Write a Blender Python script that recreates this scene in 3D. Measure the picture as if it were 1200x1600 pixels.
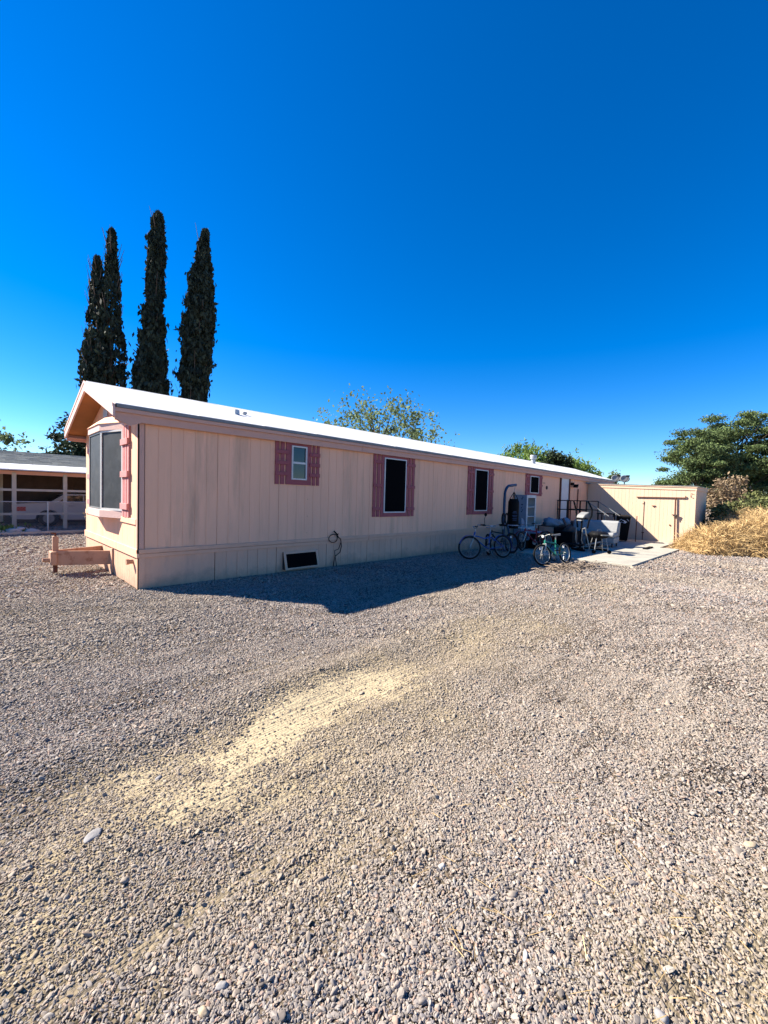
import bpy, bmesh, math, random
import numpy as np
from mathutils import Vector, Matrix, Euler

S = bpy.context.scene
for o in list(bpy.data.objects):
    bpy.data.objects.remove(o)
C = S.collection
R = math.radians
rnd = random.Random(7)
nr = np.random.default_rng(11)

# ------------------------------------------------------------------ camera
CAM = (-1.8546, -7.1594, 1.5559)
fw = Vector((0.71091901, 0.7022462, -0.03800562))
rt = Vector((0.70323779, -0.71039122, 0.02830062))
up = Vector((0.00712486, 0.04684644, 0.99887669))
cd = bpy.data.cameras.new('camera')
cd.sensor_fit = 'HORIZONTAL'; cd.sensor_width = 36.0
cd.lens = 642.87 / 1200 * 36.0
cd.clip_start = 0.05; cd.clip_end = 3000
cam = bpy.data.objects.new('camera', cd); C.objects.link(cam)
m = Matrix.Identity(4)
for i in range(3):
    m[i][0] = rt[i]; m[i][1] = up[i]; m[i][2] = -fw[i]; m[i][3] = CAM[i]
cam.matrix_world = m
S.camera = cam

# ------------------------------------------------------------------ light
SX, SY = 0.73, -1.03            # horizontal shadow shift per metre of height
sun_dir = Vector((-SX, -SY, 1.0)).normalized()
elev = math.asin(sun_dir.z)
azim = math.atan2(sun_dir.x, sun_dir.y)
w = bpy.data.worlds.new('World'); S.world = w; w.use_nodes = True
nt = w.node_tree; nt.nodes.clear()
wo = nt.nodes.new('ShaderNodeOutputWorld'); bg = nt.nodes.new('ShaderNodeBackground')
sk = nt.nodes.new('ShaderNodeTexSky'); sk.sky_type = 'NISHITA'
sk.sun_disc = False; sk.sun_elevation = elev; sk.sun_rotation = azim
sk.altitude = 2500; sk.air_density = 1.25; sk.dust_density = 0.4; sk.ozone_density = 6.0
gm = nt.nodes.new('ShaderNodeGamma'); gm.inputs[1].default_value = 1.04
hs = nt.nodes.new('ShaderNodeHueSaturation'); hs.inputs['Saturation'].default_value = 1.32
hs.inputs['Hue'].default_value = 0.507
nt.links.new(sk.outputs[0], gm.inputs[0]); nt.links.new(gm.outputs[0], hs.inputs['Color'])
nt.links.new(hs.outputs[0], bg.inputs[0]); nt.links.new(bg.outputs[0], wo.inputs[0])
bg.inputs[1].default_value = 0.066
sl = bpy.data.lights.new('sun', 'SUN'); sl.energy = 5.0; sl.angle = R(0.5); sl.color = (1.0, 0.93, 0.80)
so = bpy.data.objects.new('sun', sl); C.objects.link(so)
so.rotation_euler = (-sun_dir).to_track_quat('-Z', 'Y').to_euler()
S.view_settings.view_transform = 'Standard'; S.view_settings.look = 'None'
S.view_settings.gamma = 1.0; S.view_settings.exposure = 1.6
S.render.engine = 'CYCLES'
S.cycles.max_bounces = 5; S.cycles.diffuse_bounces = 3; S.cycles.transparent_max_bounces = 6

# ------------------------------------------------------------------ materials
def mat(name, col, rough=0.7, var=0.12, scale=6.0, bump=0.0, bscale=60.0, stretch=(1, 1, 1), metal=0.0,
        spec=0.15, dirt=None, dscale=1.5, damt=0.5, splash=None):
    mm = bpy.data.materials.new(name); mm.use_nodes = True
    t = mm.node_tree; b = t.nodes['Principled BSDF']
    b.inputs['Roughness'].default_value = rough; b.inputs['Metallic'].default_value = metal
    b.inputs['Specular IOR Level'].default_value = spec
    g = t.nodes.new('ShaderNodeNewGeometry'); mp = t.nodes.new('ShaderNodeMapping')
    mp.inputs['Scale'].default_value = stretch
    t.links.new(g.outputs['Position'], mp.inputs[0])
    n = t.nodes.new('ShaderNodeTexNoise'); n.inputs['Scale'].default_value = scale; n.inputs['Detail'].default_value = 6
    n.inputs['Roughness'].default_value = 0.65
    t.links.new(mp.outputs[0], n.inputs['Vector'])
    cr = t.nodes.new('ShaderNodeValToRGB')
    cr.color_ramp.elements[0].position = 0.3; cr.color_ramp.elements[1].position = 0.7
    cr.color_ramp.elements[0].color = [c * (1 - var) for c in col] + [1]
    cr.color_ramp.elements[1].color = [min(1, c * (1 + var)) for c in col] + [1]
    t.links.new(n.outputs[0], cr.inputs[0])
    last = cr.outputs[0]
    if dirt:
        n2 = t.nodes.new('ShaderNodeTexNoise'); n2.inputs['Scale'].default_value = dscale; n2.inputs['Detail'].default_value = 8
        n2.inputs['Roughness'].default_value = 0.7
        t.links.new(mp.outputs[0], n2.inputs['Vector'])
        r2 = t.nodes.new('ShaderNodeMapRange'); r2.inputs[1].default_value = 0.52; r2.inputs[2].default_value = 0.72
        r2.inputs[4].default_value = damt
        t.links.new(n2.outputs[0], r2.inputs[0])
        mx = t.nodes.new('ShaderNodeMix'); mx.data_type = 'RGBA'
        t.links.new(r2.outputs[0], mx.inputs[0]); t.links.new(last, mx.inputs[6]); mx.inputs[7].default_value = (*dirt, 1)
        last = mx.outputs[2]
    if splash:    # mud splashed up from the ground, ragged upper edge
        sx = t.nodes.new('ShaderNodeSeparateXYZ'); t.links.new(g.outputs['Position'], sx.inputs[0])
        n5 = t.nodes.new('ShaderNodeTexNoise'); n5.inputs['Scale'].default_value = 3.0; n5.inputs['Detail'].default_value = 9; n5.inputs['Roughness'].default_value = 0.75
        t.links.new(g.outputs['Position'], n5.inputs['Vector'])
        ma = t.nodes.new('ShaderNodeMath'); ma.operation = 'MULTIPLY_ADD'; ma.inputs[1].default_value = -1.3
        t.links.new(sx.outputs[2], ma.inputs[0]); t.links.new(n5.outputs[0], ma.inputs[2])
        r5 = t.nodes.new('ShaderNodeMapRange'); r5.inputs[1].default_value = 0.22; r5.inputs[2].default_value = 0.60; r5.inputs[4].default_value = 0.75
        t.links.new(ma.outputs[0], r5.inputs[0])
        m5 = t.nodes.new('ShaderNodeMix'); m5.data_type = 'RGBA'; m5.inputs[7].default_value = (*splash, 1)
        t.links.new(r5.outputs[0], m5.inputs[0]); t.links.new(last, m5.inputs[6]); last = m5.outputs[2]
    t.links.new(last, b.inputs['Base Color'])
    if bump:
        n3 = t.nodes.new('ShaderNodeTexNoise'); n3.inputs['Scale'].default_value = bscale; n3.inputs['Detail'].default_value = 5
        t.links.new(mp.outputs[0], n3.inputs['Vector'])
        bp = t.nodes.new('ShaderNodeBump'); bp.inputs['Strength'].default_value = bump; bp.inputs['Distance'].default_value = 0.01
        t.links.new(n3.outputs[0], bp.inputs['Height']); t.links.new(bp.outputs[0], b.inputs['Normal'])
    return mm

M = {}
M['wall'] = mat('pink_siding', (0.84, 0.46, 0.30), 0.75, 0.07, 2.2, 0.5, 22, (1, 1, 0.12), dirt=(0.56, 0.335, 0.225), dscale=2.0, damt=0.9)
M['skirt'] = mat('skirt_siding', (0.66, 0.38, 0.26), 0.8, 0.09, 2.0, 0.5, 22, (1, 1, 0.15), dirt=(0.34, 0.24, 0.19), dscale=2.0, damt=0.6, splash=(0.26, 0.20, 0.15))
M['band'] = mat('peach_trim', (0.68, 0.385, 0.26), 0.65, 0.08, 3, 0.25, 30, dirt=(0.40, 0.24, 0.18), dscale=3, damt=0.5)
M['trim'] = mat('pink_trim', (0.60, 0.34, 0.26), 0.65, 0.08, 3, 0.25, 30, dirt=(0.40, 0.22, 0.17), dscale=3, damt=0.4)
M['litshutter'] = mat('sunlit_rose_paint', (0.50, 0.215, 0.205), 0.7, 0.12, 8, 0.2, 60)  # lighter copy of the rose shutter paint, sunlight put into the colour
M['rake'] = mat('pale_pink_trim', (0.66, 0.44, 0.38), 0.6, 0.05, 3, 0.2, 30)
M['shutter'] = mat('rose_shutter_paint', (0.31, 0.085, 0.095), 0.6, 0.12, 8, 0.2, 60)
M['soffit'] = mat('bare_plywood', (0.36, 0.155, 0.06), 0.8, 0.12, 3, 0.2, 30, (1, 1, 1), dirt=(0.30, 0.14, 0.07), dscale=2)
M['roof'] = mat('white_roof_coating', (0.64, 0.62, 0.59), 0.6, 0.09, 1.6, 0.3, 6, (1.0, .35, 1), dirt=(0.40, 0.385, 0.36), dscale=1.1, damt=0.7)
M['drip'] = mat('grey_drip_edge', (0.20, 0.20, 0.20), 0.5, 0.2, 6)
M['white'] = mat('white_paint', (0.56, 0.56, 0.56), 0.45, 0.05, 5)
M['wframe'] = mat('white_window_frame', (0.58, 0.56, 0.54), 0.4, 0.05, 5)
M['screen'] = mat('black_sun_screen', (0.004, 0.004, 0.005), 0.9, 0.2, 40, spec=0.02)
M['glass'] = mat('dark_window_glass', (0.01, 0.014, 0.018), 0.06, 0.2, 3, spec=0.5)
M['bayglass'] = mat('dusty_bay_screen', (0.022, 0.025, 0.03), 0.6, 0.4, 5, spec=0.3, dirt=(0.075, 0.075, 0.075), dscale=4, damt=0.5)
M['black'] = mat('black_plastic', (0.006, 0.006, 0.007), 0.6, 0.2, 8, spec=0.06)
M['blackmetal'] = mat('black_metal', (0.008, 0.008, 0.009), 0.5, 0.2, 8, spec=0.15)
M['rubber'] = mat('tyre_rubber', (0.009, 0.009, 0.009), 0.85, 0.2, 20)
M['chrome'] = mat('worn_chrome', (0.26, 0.26, 0.255), 0.4, 0.1, 20, metal=0.6)
M['grey'] = mat('grey_metal', (0.20, 0.20, 0.20), 0.5, 0.1, 8, metal=0.1)
M['galv'] = mat('galvanised_steel', (0.42, 0.43, 0.44), 0.45, 0.12, 8, metal=0.5)
M['rust'] = mat('rusty_brown_steel', (0.11, 0.045, 0.032), 0.8, 0.25, 15, 0.3, 60)
M['hitch'] = mat('faded_pink_steel', (0.42, 0.25, 0.17), 0.7, 0.08, 5, 0.2, 40, dirt=(0.20, 0.075, 0.035), dscale=6, damt=0.95)
M['cream'] = mat('cream_paint', (0.44, 0.40, 0.33), 0.6, 0.08, 5, 0.2, 30)
M['shedwall'] = mat('shed_siding', (0.64, 0.455, 0.32), 0.75, 0.06, 2.2, 0.5, 22, (1, 1, 0.12), dirt=(0.52, 0.38, 0.30), dscale=1.1, damt=0.35)
M['concrete'] = mat('concrete', (0.36, 0.335, 0.28), 0.85, 0.1, 1.5, 0.3, 50, dirt=(0.24, 0.215, 0.18), dscale=1.8, damt=0.8)
M['shingle'] = mat('grey_shingle', (0.21, 0.22, 0.21), 0.9, 0.35, 4, 0.5, 40, (1, 4, 4))
M['awning'] = mat('white_awning_metal', (0.75, 0.74, 0.72), 0.4, 0.06, 3)
M['darkwood'] = mat('weathered_dark_wood', (0.07, 0.05, 0.045), 0.85, 0.3, 6, 0.3, 30, (1, 1, 0.3))
M['hwall'] = mat('brown_house_wall', (0.075, 0.055, 0.045), 0.8, 0.15, 4, 0.3, 20)
M['carpaint'] = mat('faded_white_car_paint', (0.36, 0.35, 0.35), 0.3, 0.04, 2)
M['red'] = mat('red_lens', (0.35, 0.02, 0.015), 0.3, 0.1, 8)
M['blue'] = mat('blue_bike_paint', (0.04, 0.08, 0.25), 0.35, 0.1, 8)
M['standblue'] = mat('blue_powder_coat', (0.02, 0.055, 0.11), 0.4, 0.1, 8)
M['redpaint'] = mat('dark_red_bike_paint', (0.17, 0.012, 0.02), 0.35, 0.1, 8)
M['green'] = mat('green_bike_paint', (0.02, 0.155, 0.12), 0.35, 0.1, 8)
M['greyblue'] = mat('pale_blue_laminate', (0.16, 0.22, 0.29), 0.5, 0.06, 4)
M['offwhite'] = mat('off_white_laminate', (0.50, 0.50, 0.50), 0.5, 0.05, 4)
M['fabric'] = mat('pale_grey_fabric', (0.27, 0.27, 0.27), 0.9, 0.1, 6, 0.4, 20)
M['cloth'] = mat('crumpled_pale_cloth', (0.17, 0.21, 0.26), 0.9, 0.15, 6, 0.4, 12)
M['bark'] = mat('grey_bark', (0.10, 0.075, 0.06), 0.9, 0.3, 12, 0.5, 30)
M['twig'] = mat('dry_twig', (0.22, 0.17, 0.13), 0.9, 0.3, 12)
M['stone'] = mat('flat_grey_stone', (0.25, 0.235, 0.23), 0.8, 0.15, 20, 0.3, 60)
M['stonetan'] = mat('tan_stone', (0.36, 0.28, 0.19), 0.8, 0.15, 20, 0.3, 60)
M['stonewhite'] = mat('pale_stone', (0.46, 0.43, 0.39), 0.8, 0.1, 20, 0.3, 60)
M['mark'] = mat('faint_pale_print', (0.30, 0.33, 0.42), 0.6, 0.3, 60)
M['darkmark'] = mat('dark_blue_print', (0.03, 0.05, 0.10), 0.6, 0.3, 60)

def leafmat(name, col, var=0.45, scale=1.2, trans=0.25):
    mm = bpy.data.materials.new(name); mm.use_nodes = True
    t = mm.node_tree; b = t.nodes['Principled BSDF']; out = t.nodes['Material Output']
    b.inputs['Roughness'].default_value = 0.75; b.inputs['Specular IOR Level'].default_value = 0.15
    g = t.nodes.new('ShaderNodeNewGeometry')
    n = t.nodes.new('ShaderNodeTexNoise'); n.inputs['Scale'].default_value = scale; n.inputs['Detail'].default_value = 3
    t.links.new(g.outputs['Position'], n.inputs['Vector'])
    ad = t.nodes.new('ShaderNodeMath'); ad.operation = 'MULTIPLY_ADD'; ad.inputs[1].default_value = 0.5
    t.links.new(g.outputs['Random Per Island'], ad.inputs[0])
    hlf = t.nodes.new('ShaderNodeMath'); hlf.operation = 'MULTIPLY'; hlf.inputs[1].default_value = 0.55
    t.links.new(n.outputs[0], hlf.inputs[0]); t.links.new(hlf.outputs[0], ad.inputs[2])
    cr = t.nodes.new('ShaderNodeValToRGB')
    cr.color_ramp.elements[0].position = 0.2; cr.color_ramp.elements[1].position = 0.8
    cr.color_ramp.elements[0].color = [c * (1 - var) for c in col] + [1]
    cr.color_ramp.elements[1].color = [c * (1 + var) for c in col] + [1]
    t.links.new(ad.outputs[0], cr.inputs[0]); t.links.new(cr.outputs[0], b.inputs['Base Color'])
    if trans:
        tr = t.nodes.new('ShaderNodeBsdfTranslucent'); t.links.new(cr.outputs[0], tr.inputs[0])
        mx = t.nodes.new('ShaderNodeMixShader'); mx.inputs[0].default_value = trans
        t.links.new(b.outputs[0], mx.inputs[1]); t.links.new(tr.outputs[0], mx.inputs[2]); t.links.new(mx.outputs[0], out.inputs[0])
    return mm
M['cypress'] = leafmat('cypress_foliage', (0.022, 0.033, 0.024), 0.85, 2.0, 0.1)
M['pine'] = leafmat('pine_needles', (0.095, 0.13, 0.05), 0.8, 0.5, 0.25)
M['pinedark'] = leafmat('dark_evergreen_leaves', (0.03, 0.045, 0.022), 0.6, 0.6, 0.12)
M['leaf'] = leafmat('pale_green_leaves', (0.15, 0.20, 0.095), 0.6, 0.8, 0.3)
M['mesq'] = leafmat('bright_feathery_leaves', (0.14, 0.21, 0.055), 0.5, 0.8, 0.35)
M['shrub'] = leafmat('olive_shrub_leaves', (0.12, 0.13, 0.05), 0.7, 1.2, 0.25)
M['brown'] = leafmat('brown_dry_leaves', (0.22, 0.16, 0.10), 0.6, 1.2, 0.2)
M['straw'] = leafmat('dry_straw', (0.46, 0.32, 0.155), 0.5, 1.0, 0.2)

# ------------------------------------------------------------------ mesh helpers
class MB:
    def __init__(s): s.v = []; s.f = []
    def add(s, vs, fs):
        k = len(s.v); s.v += [tuple(p) for p in vs]; s.f += [tuple(i + k for i in f) for f in fs]; return s
    def box(s, a, b):
        x0, y0, z0 = a; x1, y1, z1 = b
        return s.add([(x0,y0,z0),(x1,y0,z0),(x1,y1,z0),(x0,y1,z0),(x0,y0,z1),(x1,y0,z1),(x1,y1,z1),(x0,y1,z1)],
              [(0,3,2,1),(4,5,6,7),(0,1,5,4),(1,2,6,5),(2,3,7,6),(3,0,4,7)])
    def hexa(s, p):   # 8 corner points, bottom ring then top ring
        return s.add(p, [(0,3,2,1),(4,5,6,7),(0,1,5,4),(1,2,6,5),(2,3,7,6),(3,0,4,7)])
    def prism(s, poly, d):    # poly 3D points, extruded by vector d
        n = len(poly); d = Vector(d)
        a = [Vector(p) for p in poly]; b = [p + d for p in a]
        fs = [tuple(range(n))[::-1], tuple(range(n, 2*n))] + [(i, (i+1) % n, n+(i+1) % n, n+i) for i in range(n)]
        return s.add(a + b, fs)
    def tube(s, pts, r, n=6, r2=None, closed=False):
        pts = [Vector(p) for p in pts]; N = len(pts); rings = []
        ref = Vector((0.137, 0.31, 0.94))
        for i, p in enumerate(pts):
            if closed: t = pts[(i+1) % N] - pts[i-1]
            else: t = pts[min(i+1, N-1)] - pts[max(i-1, 0)]
            t.normalize()
            u = t.cross(ref)
            if u.length < 0.05: u = t.cross(Vector((1, 0, 0)))
            u.normalize(); v = t.cross(u)
            rr = r if r2 is None else r + (r2 - r) * i / max(1, N-1)
            rings.append([p + u * math.cos(2*math.pi*k/n) * rr + v * math.sin(2*math.pi*k/n) * rr for k in range(n)])
        vs = [q for g in rings for q in g]; fs = []
        for i in range(N if closed else N-1):
            j = (i+1) % N
            for k in range(n):
                fs.append((i*n+k, i*n+(k+1) % n, j*n+(k+1) % n, j*n+k))
        if not closed:
            fs.append(tuple(range(n))[::-1]); fs.append(tuple((N-1)*n+k for k in range(n)))
        return s.add(vs, fs)
    def lathe(s, prof, o=(0,0,0), axis='z', n=14):   # prof list of (r, h)
        vs = []
        for r_, h in prof:
            for k in range(n):
                a = 2*math.pi*k/n; c, q = r_*math.cos(a), r_*math.sin(a)
                p = (c, q, h) if axis == 'z' else ((c, h, q) if axis == 'y' else (h, c, q))
                vs.append((p[0]+o[0], p[1]+o[1], p[2]+o[2]))
        fs = []
        for i in range(len(prof)-1):
            for k in range(n): fs.append((i*n+k, i*n+(k+1) % n, (i+1)*n+(k+1) % n, (i+1)*n+k))
        fs.append(tuple(range(n))[::-1]); fs.append(tuple((len(prof)-1)*n+k for k in range(n)))
        return s.add(vs, fs)
    def build(s, name, m_, parent=None, bevel=0, smooth=False, kind=None):
        me = bpy.data.meshes.new(name); me.from_pydata(s.v, [], s.f); me.materials.append(m_)
        bm = bmesh.new(); bm.from_mesh(me); bmesh.ops.recalc_face_normals(bm, faces=bm.faces)
        if bevel: bmesh.ops.bevel(bm, geom=bm.edges[:], offset=bevel, segments=1, affect='EDGES')
        bm.to_mesh(me); bm.free()
        if smooth:
            for p in me.polygons: p.use_smooth = True
        o = bpy.data.objects.new(name, me); C.objects.link(o)
        if parent: o.parent = parent
        if kind: o['kind'] = kind
        return o

def tag(o, label=None, cat=None, group=None, kind=None):
    if label: o['label'] = label
    if cat: o['category'] = cat
    if group: o['group'] = group
    if kind: o['kind'] = kind
    return o
def thing(name, label, cat, loc=(0,0,0), rz=0, group=None):
    o = bpy.data.objects.new(name, None); C.objects.link(o); o.empty_display_size = 0.2
    o.location = loc; o.rotation_euler = (0, 0, rz)
    return tag(o, label, cat, group)
def copy_tree(o, parent=None):
    c = o.copy(); C.objects.link(c); c.parent = parent
    for ch in [x for x in list(o.children)]: copy_tree(ch, c)
    return c
def share(name, src, parent, loc=(0,0,0)):
    c = bpy.data.objects.new(name, src.data); C.objects.link(c); c.parent = parent; c.location = loc
    return c
def B(a, b, name, m_, parent=None, bevel=0): return MB().box(a, b).build(name, m_, parent, bevel)

def np_mesh(name, verts, faces4, mats, parent=None, smooth=False):
    """verts (n,3), faces (m,k) numpy"""
    me = bpy.data.meshes.new(name)
    k = faces4.shape[1]; n = len(faces4)
    me.vertices.add(len(verts)); me.vertices.foreach_set('co', verts.astype(np.float32).ravel())
    me.loops.add(n*k); me.loops.foreach_set('vertex_index', faces4.astype(np.int32).ravel())
    me.polygons.add(n); me.polygons.foreach_set('loop_start', np.arange(0, n*k, k, dtype=np.int32))
    try: me.polygons.foreach_set('loop_total', np.full(n, k, dtype=np.int32))
    except Exception: pass
    me.materials.append(mats); me.update(calc_edges=True); me.validate()
    if smooth: me.polygons.foreach_set('use_smooth', np.ones(n, dtype=bool))
    o = bpy.data.objects.new(name, me); C.objects.link(o)
    if parent: o.parent = parent
    return o
def leaves(name, cen, size, m_, parent=None, aspect=1.0, updir=None, ncen=None):
    """one small quad per centre; ncen: preferred normal directions"""
    n = len(cen); size = np.broadcast_to(size, (n,))[:, None]
    a = nr.normal(size=(n, 3))
    if updir is not None: a = a * 0.45 + updir
    a /= np.linalg.norm(a, axis=1, keepdims=True)
    b = nr.normal(size=(n, 3))
    if ncen is not None: b = np.cross(ncen + 0.7 * b, a)
    b -= (b * a).sum(1, keepdims=True) * a; b /= np.linalg.norm(b, axis=1, keepdims=True) + 1e-9
    a = a * size * aspect * 0.5; b = b * size * 0.5
    v = np.stack([cen - a, cen + b * 0.9, cen + a, cen - b * 0.9], 1).reshape(-1, 3)
    return np_mesh(name, v, np.arange(4*n).reshape(n, 4), m_, parent)

# ------------------------------------------------------------------ ground
def vnoise(x, y, seed=0):
    r_ = np.random.default_rng(seed); G = r_.random((64, 64))
    xi = np.floor(x).astype(int); yi = np.floor(y).astype(int); fx = x - xi; fy = y - yi
    fx = fx*fx*(3-2*fx); fy = fy*fy*(3-2*fy)
    g = lambda i, j: G[i % 64, j % 64]
    return (g(xi, yi)*(1-fx)+g(xi+1, yi)*fx)*(1-fy)+(g(xi, yi+1)*(1-fx)+g(xi+1, yi+1)*fx)*fy
def slope(x): return -0.0067 * np.clip(x, 0, 30)
def dust_at(x, y):
    """0 gravel .. 1 bare yellow sand"""
    def cap(x0, y0, x1, y1, wd):
        dx, dy = x1-x0, y1-y0; t = np.clip(((x-x0)*dx+(y-y0)*dy)/(dx*dx+dy*dy), 0, 1)
        return np.exp(-(((x-x0-t*dx)**2+(y-y0-t*dy)**2)/wd**2))
    wx = x + 0.35*(vnoise(x*1.7, y*1.7, 3)-.5); wy = y + 0.3*(vnoise(x*1.5+9, y*1.5, 4)-.5)
    x, y = wx, wy
    d = 0.56*cap(-1.0, -4.74, 0.95, -4.72, 0.36) + 0.36*cap(-.5, -4.68, 0.7, -4.64, 0.22) + 0.12*cap(0.8, -4.8, 3.0, -4.7, 0.6) + .22*cap(-1.9, -5.6, -.7, -5.7, .5)
    d += 0.22*cap(-1.9, -5.1, -0.9, -5.15, 0.45) + 0.22*cap(2.0, -4.7, 6.5, -4.7, 0.5)
    d += 0.45*cap(-0.2, -7.2, 0.6, -7.4, 0.35) + 0.25*cap(-0.3, -5.4, 0.5, -5.4, 0.3)
    n = vnoise(x*3.1, y*3.1, 5)*0.6+vnoise(x*9, y*9, 6)*0.4
    d = d*(0.35+1.3*n)*(.9+.2*vnoise(x*2.5, y*22, 14)); return np.clip(d + 0.16*(vnoise(x*.8, y*.8, 15)-.5) + .05, 0, 1)
def relief(x, y):
    z = 0.05*(vnoise(x*0.45, y*0.45, 8)-.5)+0.035*(vnoise(x*1.3+5, y*1.6, 9)-.5)+0.018*(vnoise(x*3.5, y*4.5, 10)-.5)
    z += 0.010*(vnoise(x*2.2, y*14, 12)-.5)
    z -= 0.03*np.exp(-((y+4.68)/0.28)**2)*np.clip((4-x)/3, 0, 1)
    z += 0.02*np.exp(-((y+4.25)/0.16)**2)*np.clip((4-x)/3, 0, 1)
    near = np.clip((-0.15-y)/0.6, 0, 1)*1.0 + np.clip((-0.2-x)/0.6, 0, 1)
    far = np.exp(-np.clip(np.hypot(x+1, y+5)-9, 0, 99)/5)
    onslab = np.clip((9.9-x)/0.8, 0, 1) + np.clip((-4.5-y)/0.8, 0, 1)
    return z*np.clip(near, 0, 1)*far*np.clip(onslab, 0, 1)
def gz(x, y): 
    x = np.asarray(x, float); y = np.asarray(y, float)
    return slope(x)+relief(x, y)
def G(x, y): return float(slope(x))

ax = np.concatenate([-np.geomspace(800, 8.5, 22), np.arange(-8, 24, 0.09), np.geomspace(24.5, 1200, 26)])
ay = np.concatenate([-np.geomspace(800, 11.5, 22), np.arange(-11, 2.0, 0.09), np.arange(2.1, 18, 0.4), np.geomspace(18.5, 1200, 24)])
XX, YY = np.meshgrid(ax, ay, indexing='ij')
V = np.stack([XX, YY, gz(XX, YY)], -1).reshape(-1, 3)
nx, ny = len(ax), len(ay)
ii, jj = np.meshgrid(np.arange(nx-1), np.arange(ny-1), indexing='ij')
F = np.stack([ii*ny+jj, (ii+1)*ny+jj, (ii+1)*ny+jj+1, ii*ny+jj+1], -1).reshape(-1, 4)

gmx = bpy.data.materials.new('gravel_ground'); gmx.use_nodes = True
t = gmx.node_tree; b = t.nodes['Principled BSDF']; b.inputs['Roughness'].default_value = 0.95
b.inputs['Specular IOR Level'].default_value = 0.1
g = t.nodes.new('ShaderNodeNewGeometry')
def tn(kind, **kw):
    n = t.nodes.new(kind)
    for k_, v_ in kw.items(): n.inputs[k_].default_value = v_
    return n
vo = tn('ShaderNodeTexVoronoi', Scale=55.0); t.links.new(g.outputs['Position'], vo.inputs['Vector'])
vo2 = tn('ShaderNodeTexVoronoi', Scale=21.0); t.links.new(g.outputs['Position'], vo2.inputs['Vector'])
crs = t.nodes.new('ShaderNodeValToRGB'); e = crs.color_ramp.elements
cols = [(0.0, (0.10, 0.085, 0.08)), (0.15, (0.20, 0.17, 0.155)), (0.35, (0.31, 0.26, 0.225)), (0.55, (0.40, 0.325, 0.27)),
        (0.75, (0.46, 0.40, 0.35)), (0.9, (0.36, 0.25, 0.20)), (1.0, (0.66, 0.60, 0.54))]
e[0].position, e[0].color = 0.0, (*cols[0][1], 1); e[1].position, e[1].color = 1.0, (*cols[-1][1], 1)
for p_, c_ in cols[1:-1]:
    q = e.new(p_); q.color = (*c_, 1)
sp = t.nodes.new('ShaderNodeSeparateColor'); t.links.new(vo.outputs['Color'], sp.inputs[0]); t.links.new(sp.outputs[0], crs.inputs[0])
nz = tn('ShaderNodeTexNoise', Scale=1.1, Detail=7.0, Roughness=0.7); t.links.new(g.outputs['Position'], nz.inputs['Vector'])
big = t.nodes.new('ShaderNodeValToRGB'); big.color_ramp.elements[0].position = .35; big.color_ramp.elements[1].position = .65
big.color_ramp.elements[0].color = (0.66, 0.63, 0.62, 1); big.color_ramp.elements[1].color = (1.05, 0.98, 0.88, 1)
t.links.new(nz.outputs[0], big.inputs[0])
mu = t.nodes.new('ShaderNodeMix'); mu.data_type = 'RGBA'; mu.blend_type = 'MULTIPLY'; mu.inputs[0].default_value = 1
t.links.new(crs.outputs[0], mu.inputs[6]); t.links.new(big.outputs[0], mu.inputs[7])
at = t.nodes.new('ShaderNodeAttribute'); at.attribute_name = 'dust'
n4 = tn('ShaderNodeTexNoise', Scale=16.0, Detail=6.0, Roughness=0.75); t.links.new(g.outputs['Position'], n4.inputs['Vector'])
dm = t.nodes.new('ShaderNodeMath'); dm.operation = 'MULTIPLY_ADD'; dm.inputs[1].default_value = 0.8
t.links.new(n4.outputs[0], dm.inputs[0]); dm.inputs[2].default_value = -0.38
ds = t.nodes.new('ShaderNodeMath'); ds.operation = 'ADD'; ds.use_clamp = True
t.links.new(at.outputs['Fac'], ds.inputs[0]); t.links.new(dm.outputs[0], ds.inputs[1])
dr = t.nodes.new('ShaderNodeMapRange'); dr.inputs[1].default_value = 0.04; dr.inputs[2].default_value = 0.75
t.links.new(ds.outputs[0], dr.inputs[0])
mxd = t.nodes.new('ShaderNodeMix'); mxd.data_type = 'RGBA'; mxd.inputs[7].default_value = (0.385, 0.31, 0.20, 1)
at2 = t.nodes.new('ShaderNodeAttribute'); at2.attribute_name = 'gap_shade'
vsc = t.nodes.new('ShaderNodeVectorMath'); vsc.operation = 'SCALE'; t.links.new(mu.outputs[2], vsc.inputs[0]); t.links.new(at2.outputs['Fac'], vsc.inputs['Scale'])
t.links.new(dr.outputs[0], mxd.inputs[0]); t.links.new(vsc.outputs[0], mxd.inputs[6]); t.links.new(mxd.outputs[2], b.inputs['Base Color'])
bp = t.nodes.new('ShaderNodeBump'); bp.inputs['Strength'].default_value = 0.9; bp.inputs['Distance'].default_value = 0.02
mh = t.nodes.new('ShaderNodeMath'); mh.operation = 'MULTIPLY_ADD'; mh.inputs[1].default_value = 1.0
ivv = t.nodes.new('ShaderNodeMath'); ivv.operation = 'SUBTRACT'; ivv.inputs[0].default_value = 1
t.links.new(vo.outputs['Distance'], ivv.inputs[1])
iv2 = t.nodes.new('ShaderNodeMath'); iv2.operation = 'SUBTRACT'; iv2.inputs[0].default_value = 1
t.links.new(vo2.outputs['Distance'], iv2.inputs[1])
t.links.new(ivv.outputs[0], mh.inputs[0]); t.links.new(iv2.outputs[0], mh.inputs[2])
mpd = t.nodes.new('ShaderNodeMapping'); mpd.inputs['Scale'].default_value = (1.6, 26, 1); mpd.inputs['Rotation'].default_value = (0, 0, -0.05)
nst = tn('ShaderNodeTexNoise', Scale=1.6, Detail=5.0, Roughness=0.6); t.links.new(g.outputs['Position'], mpd.inputs[0]); t.links.new(mpd.outputs[0], nst.inputs['Vector'])
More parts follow.
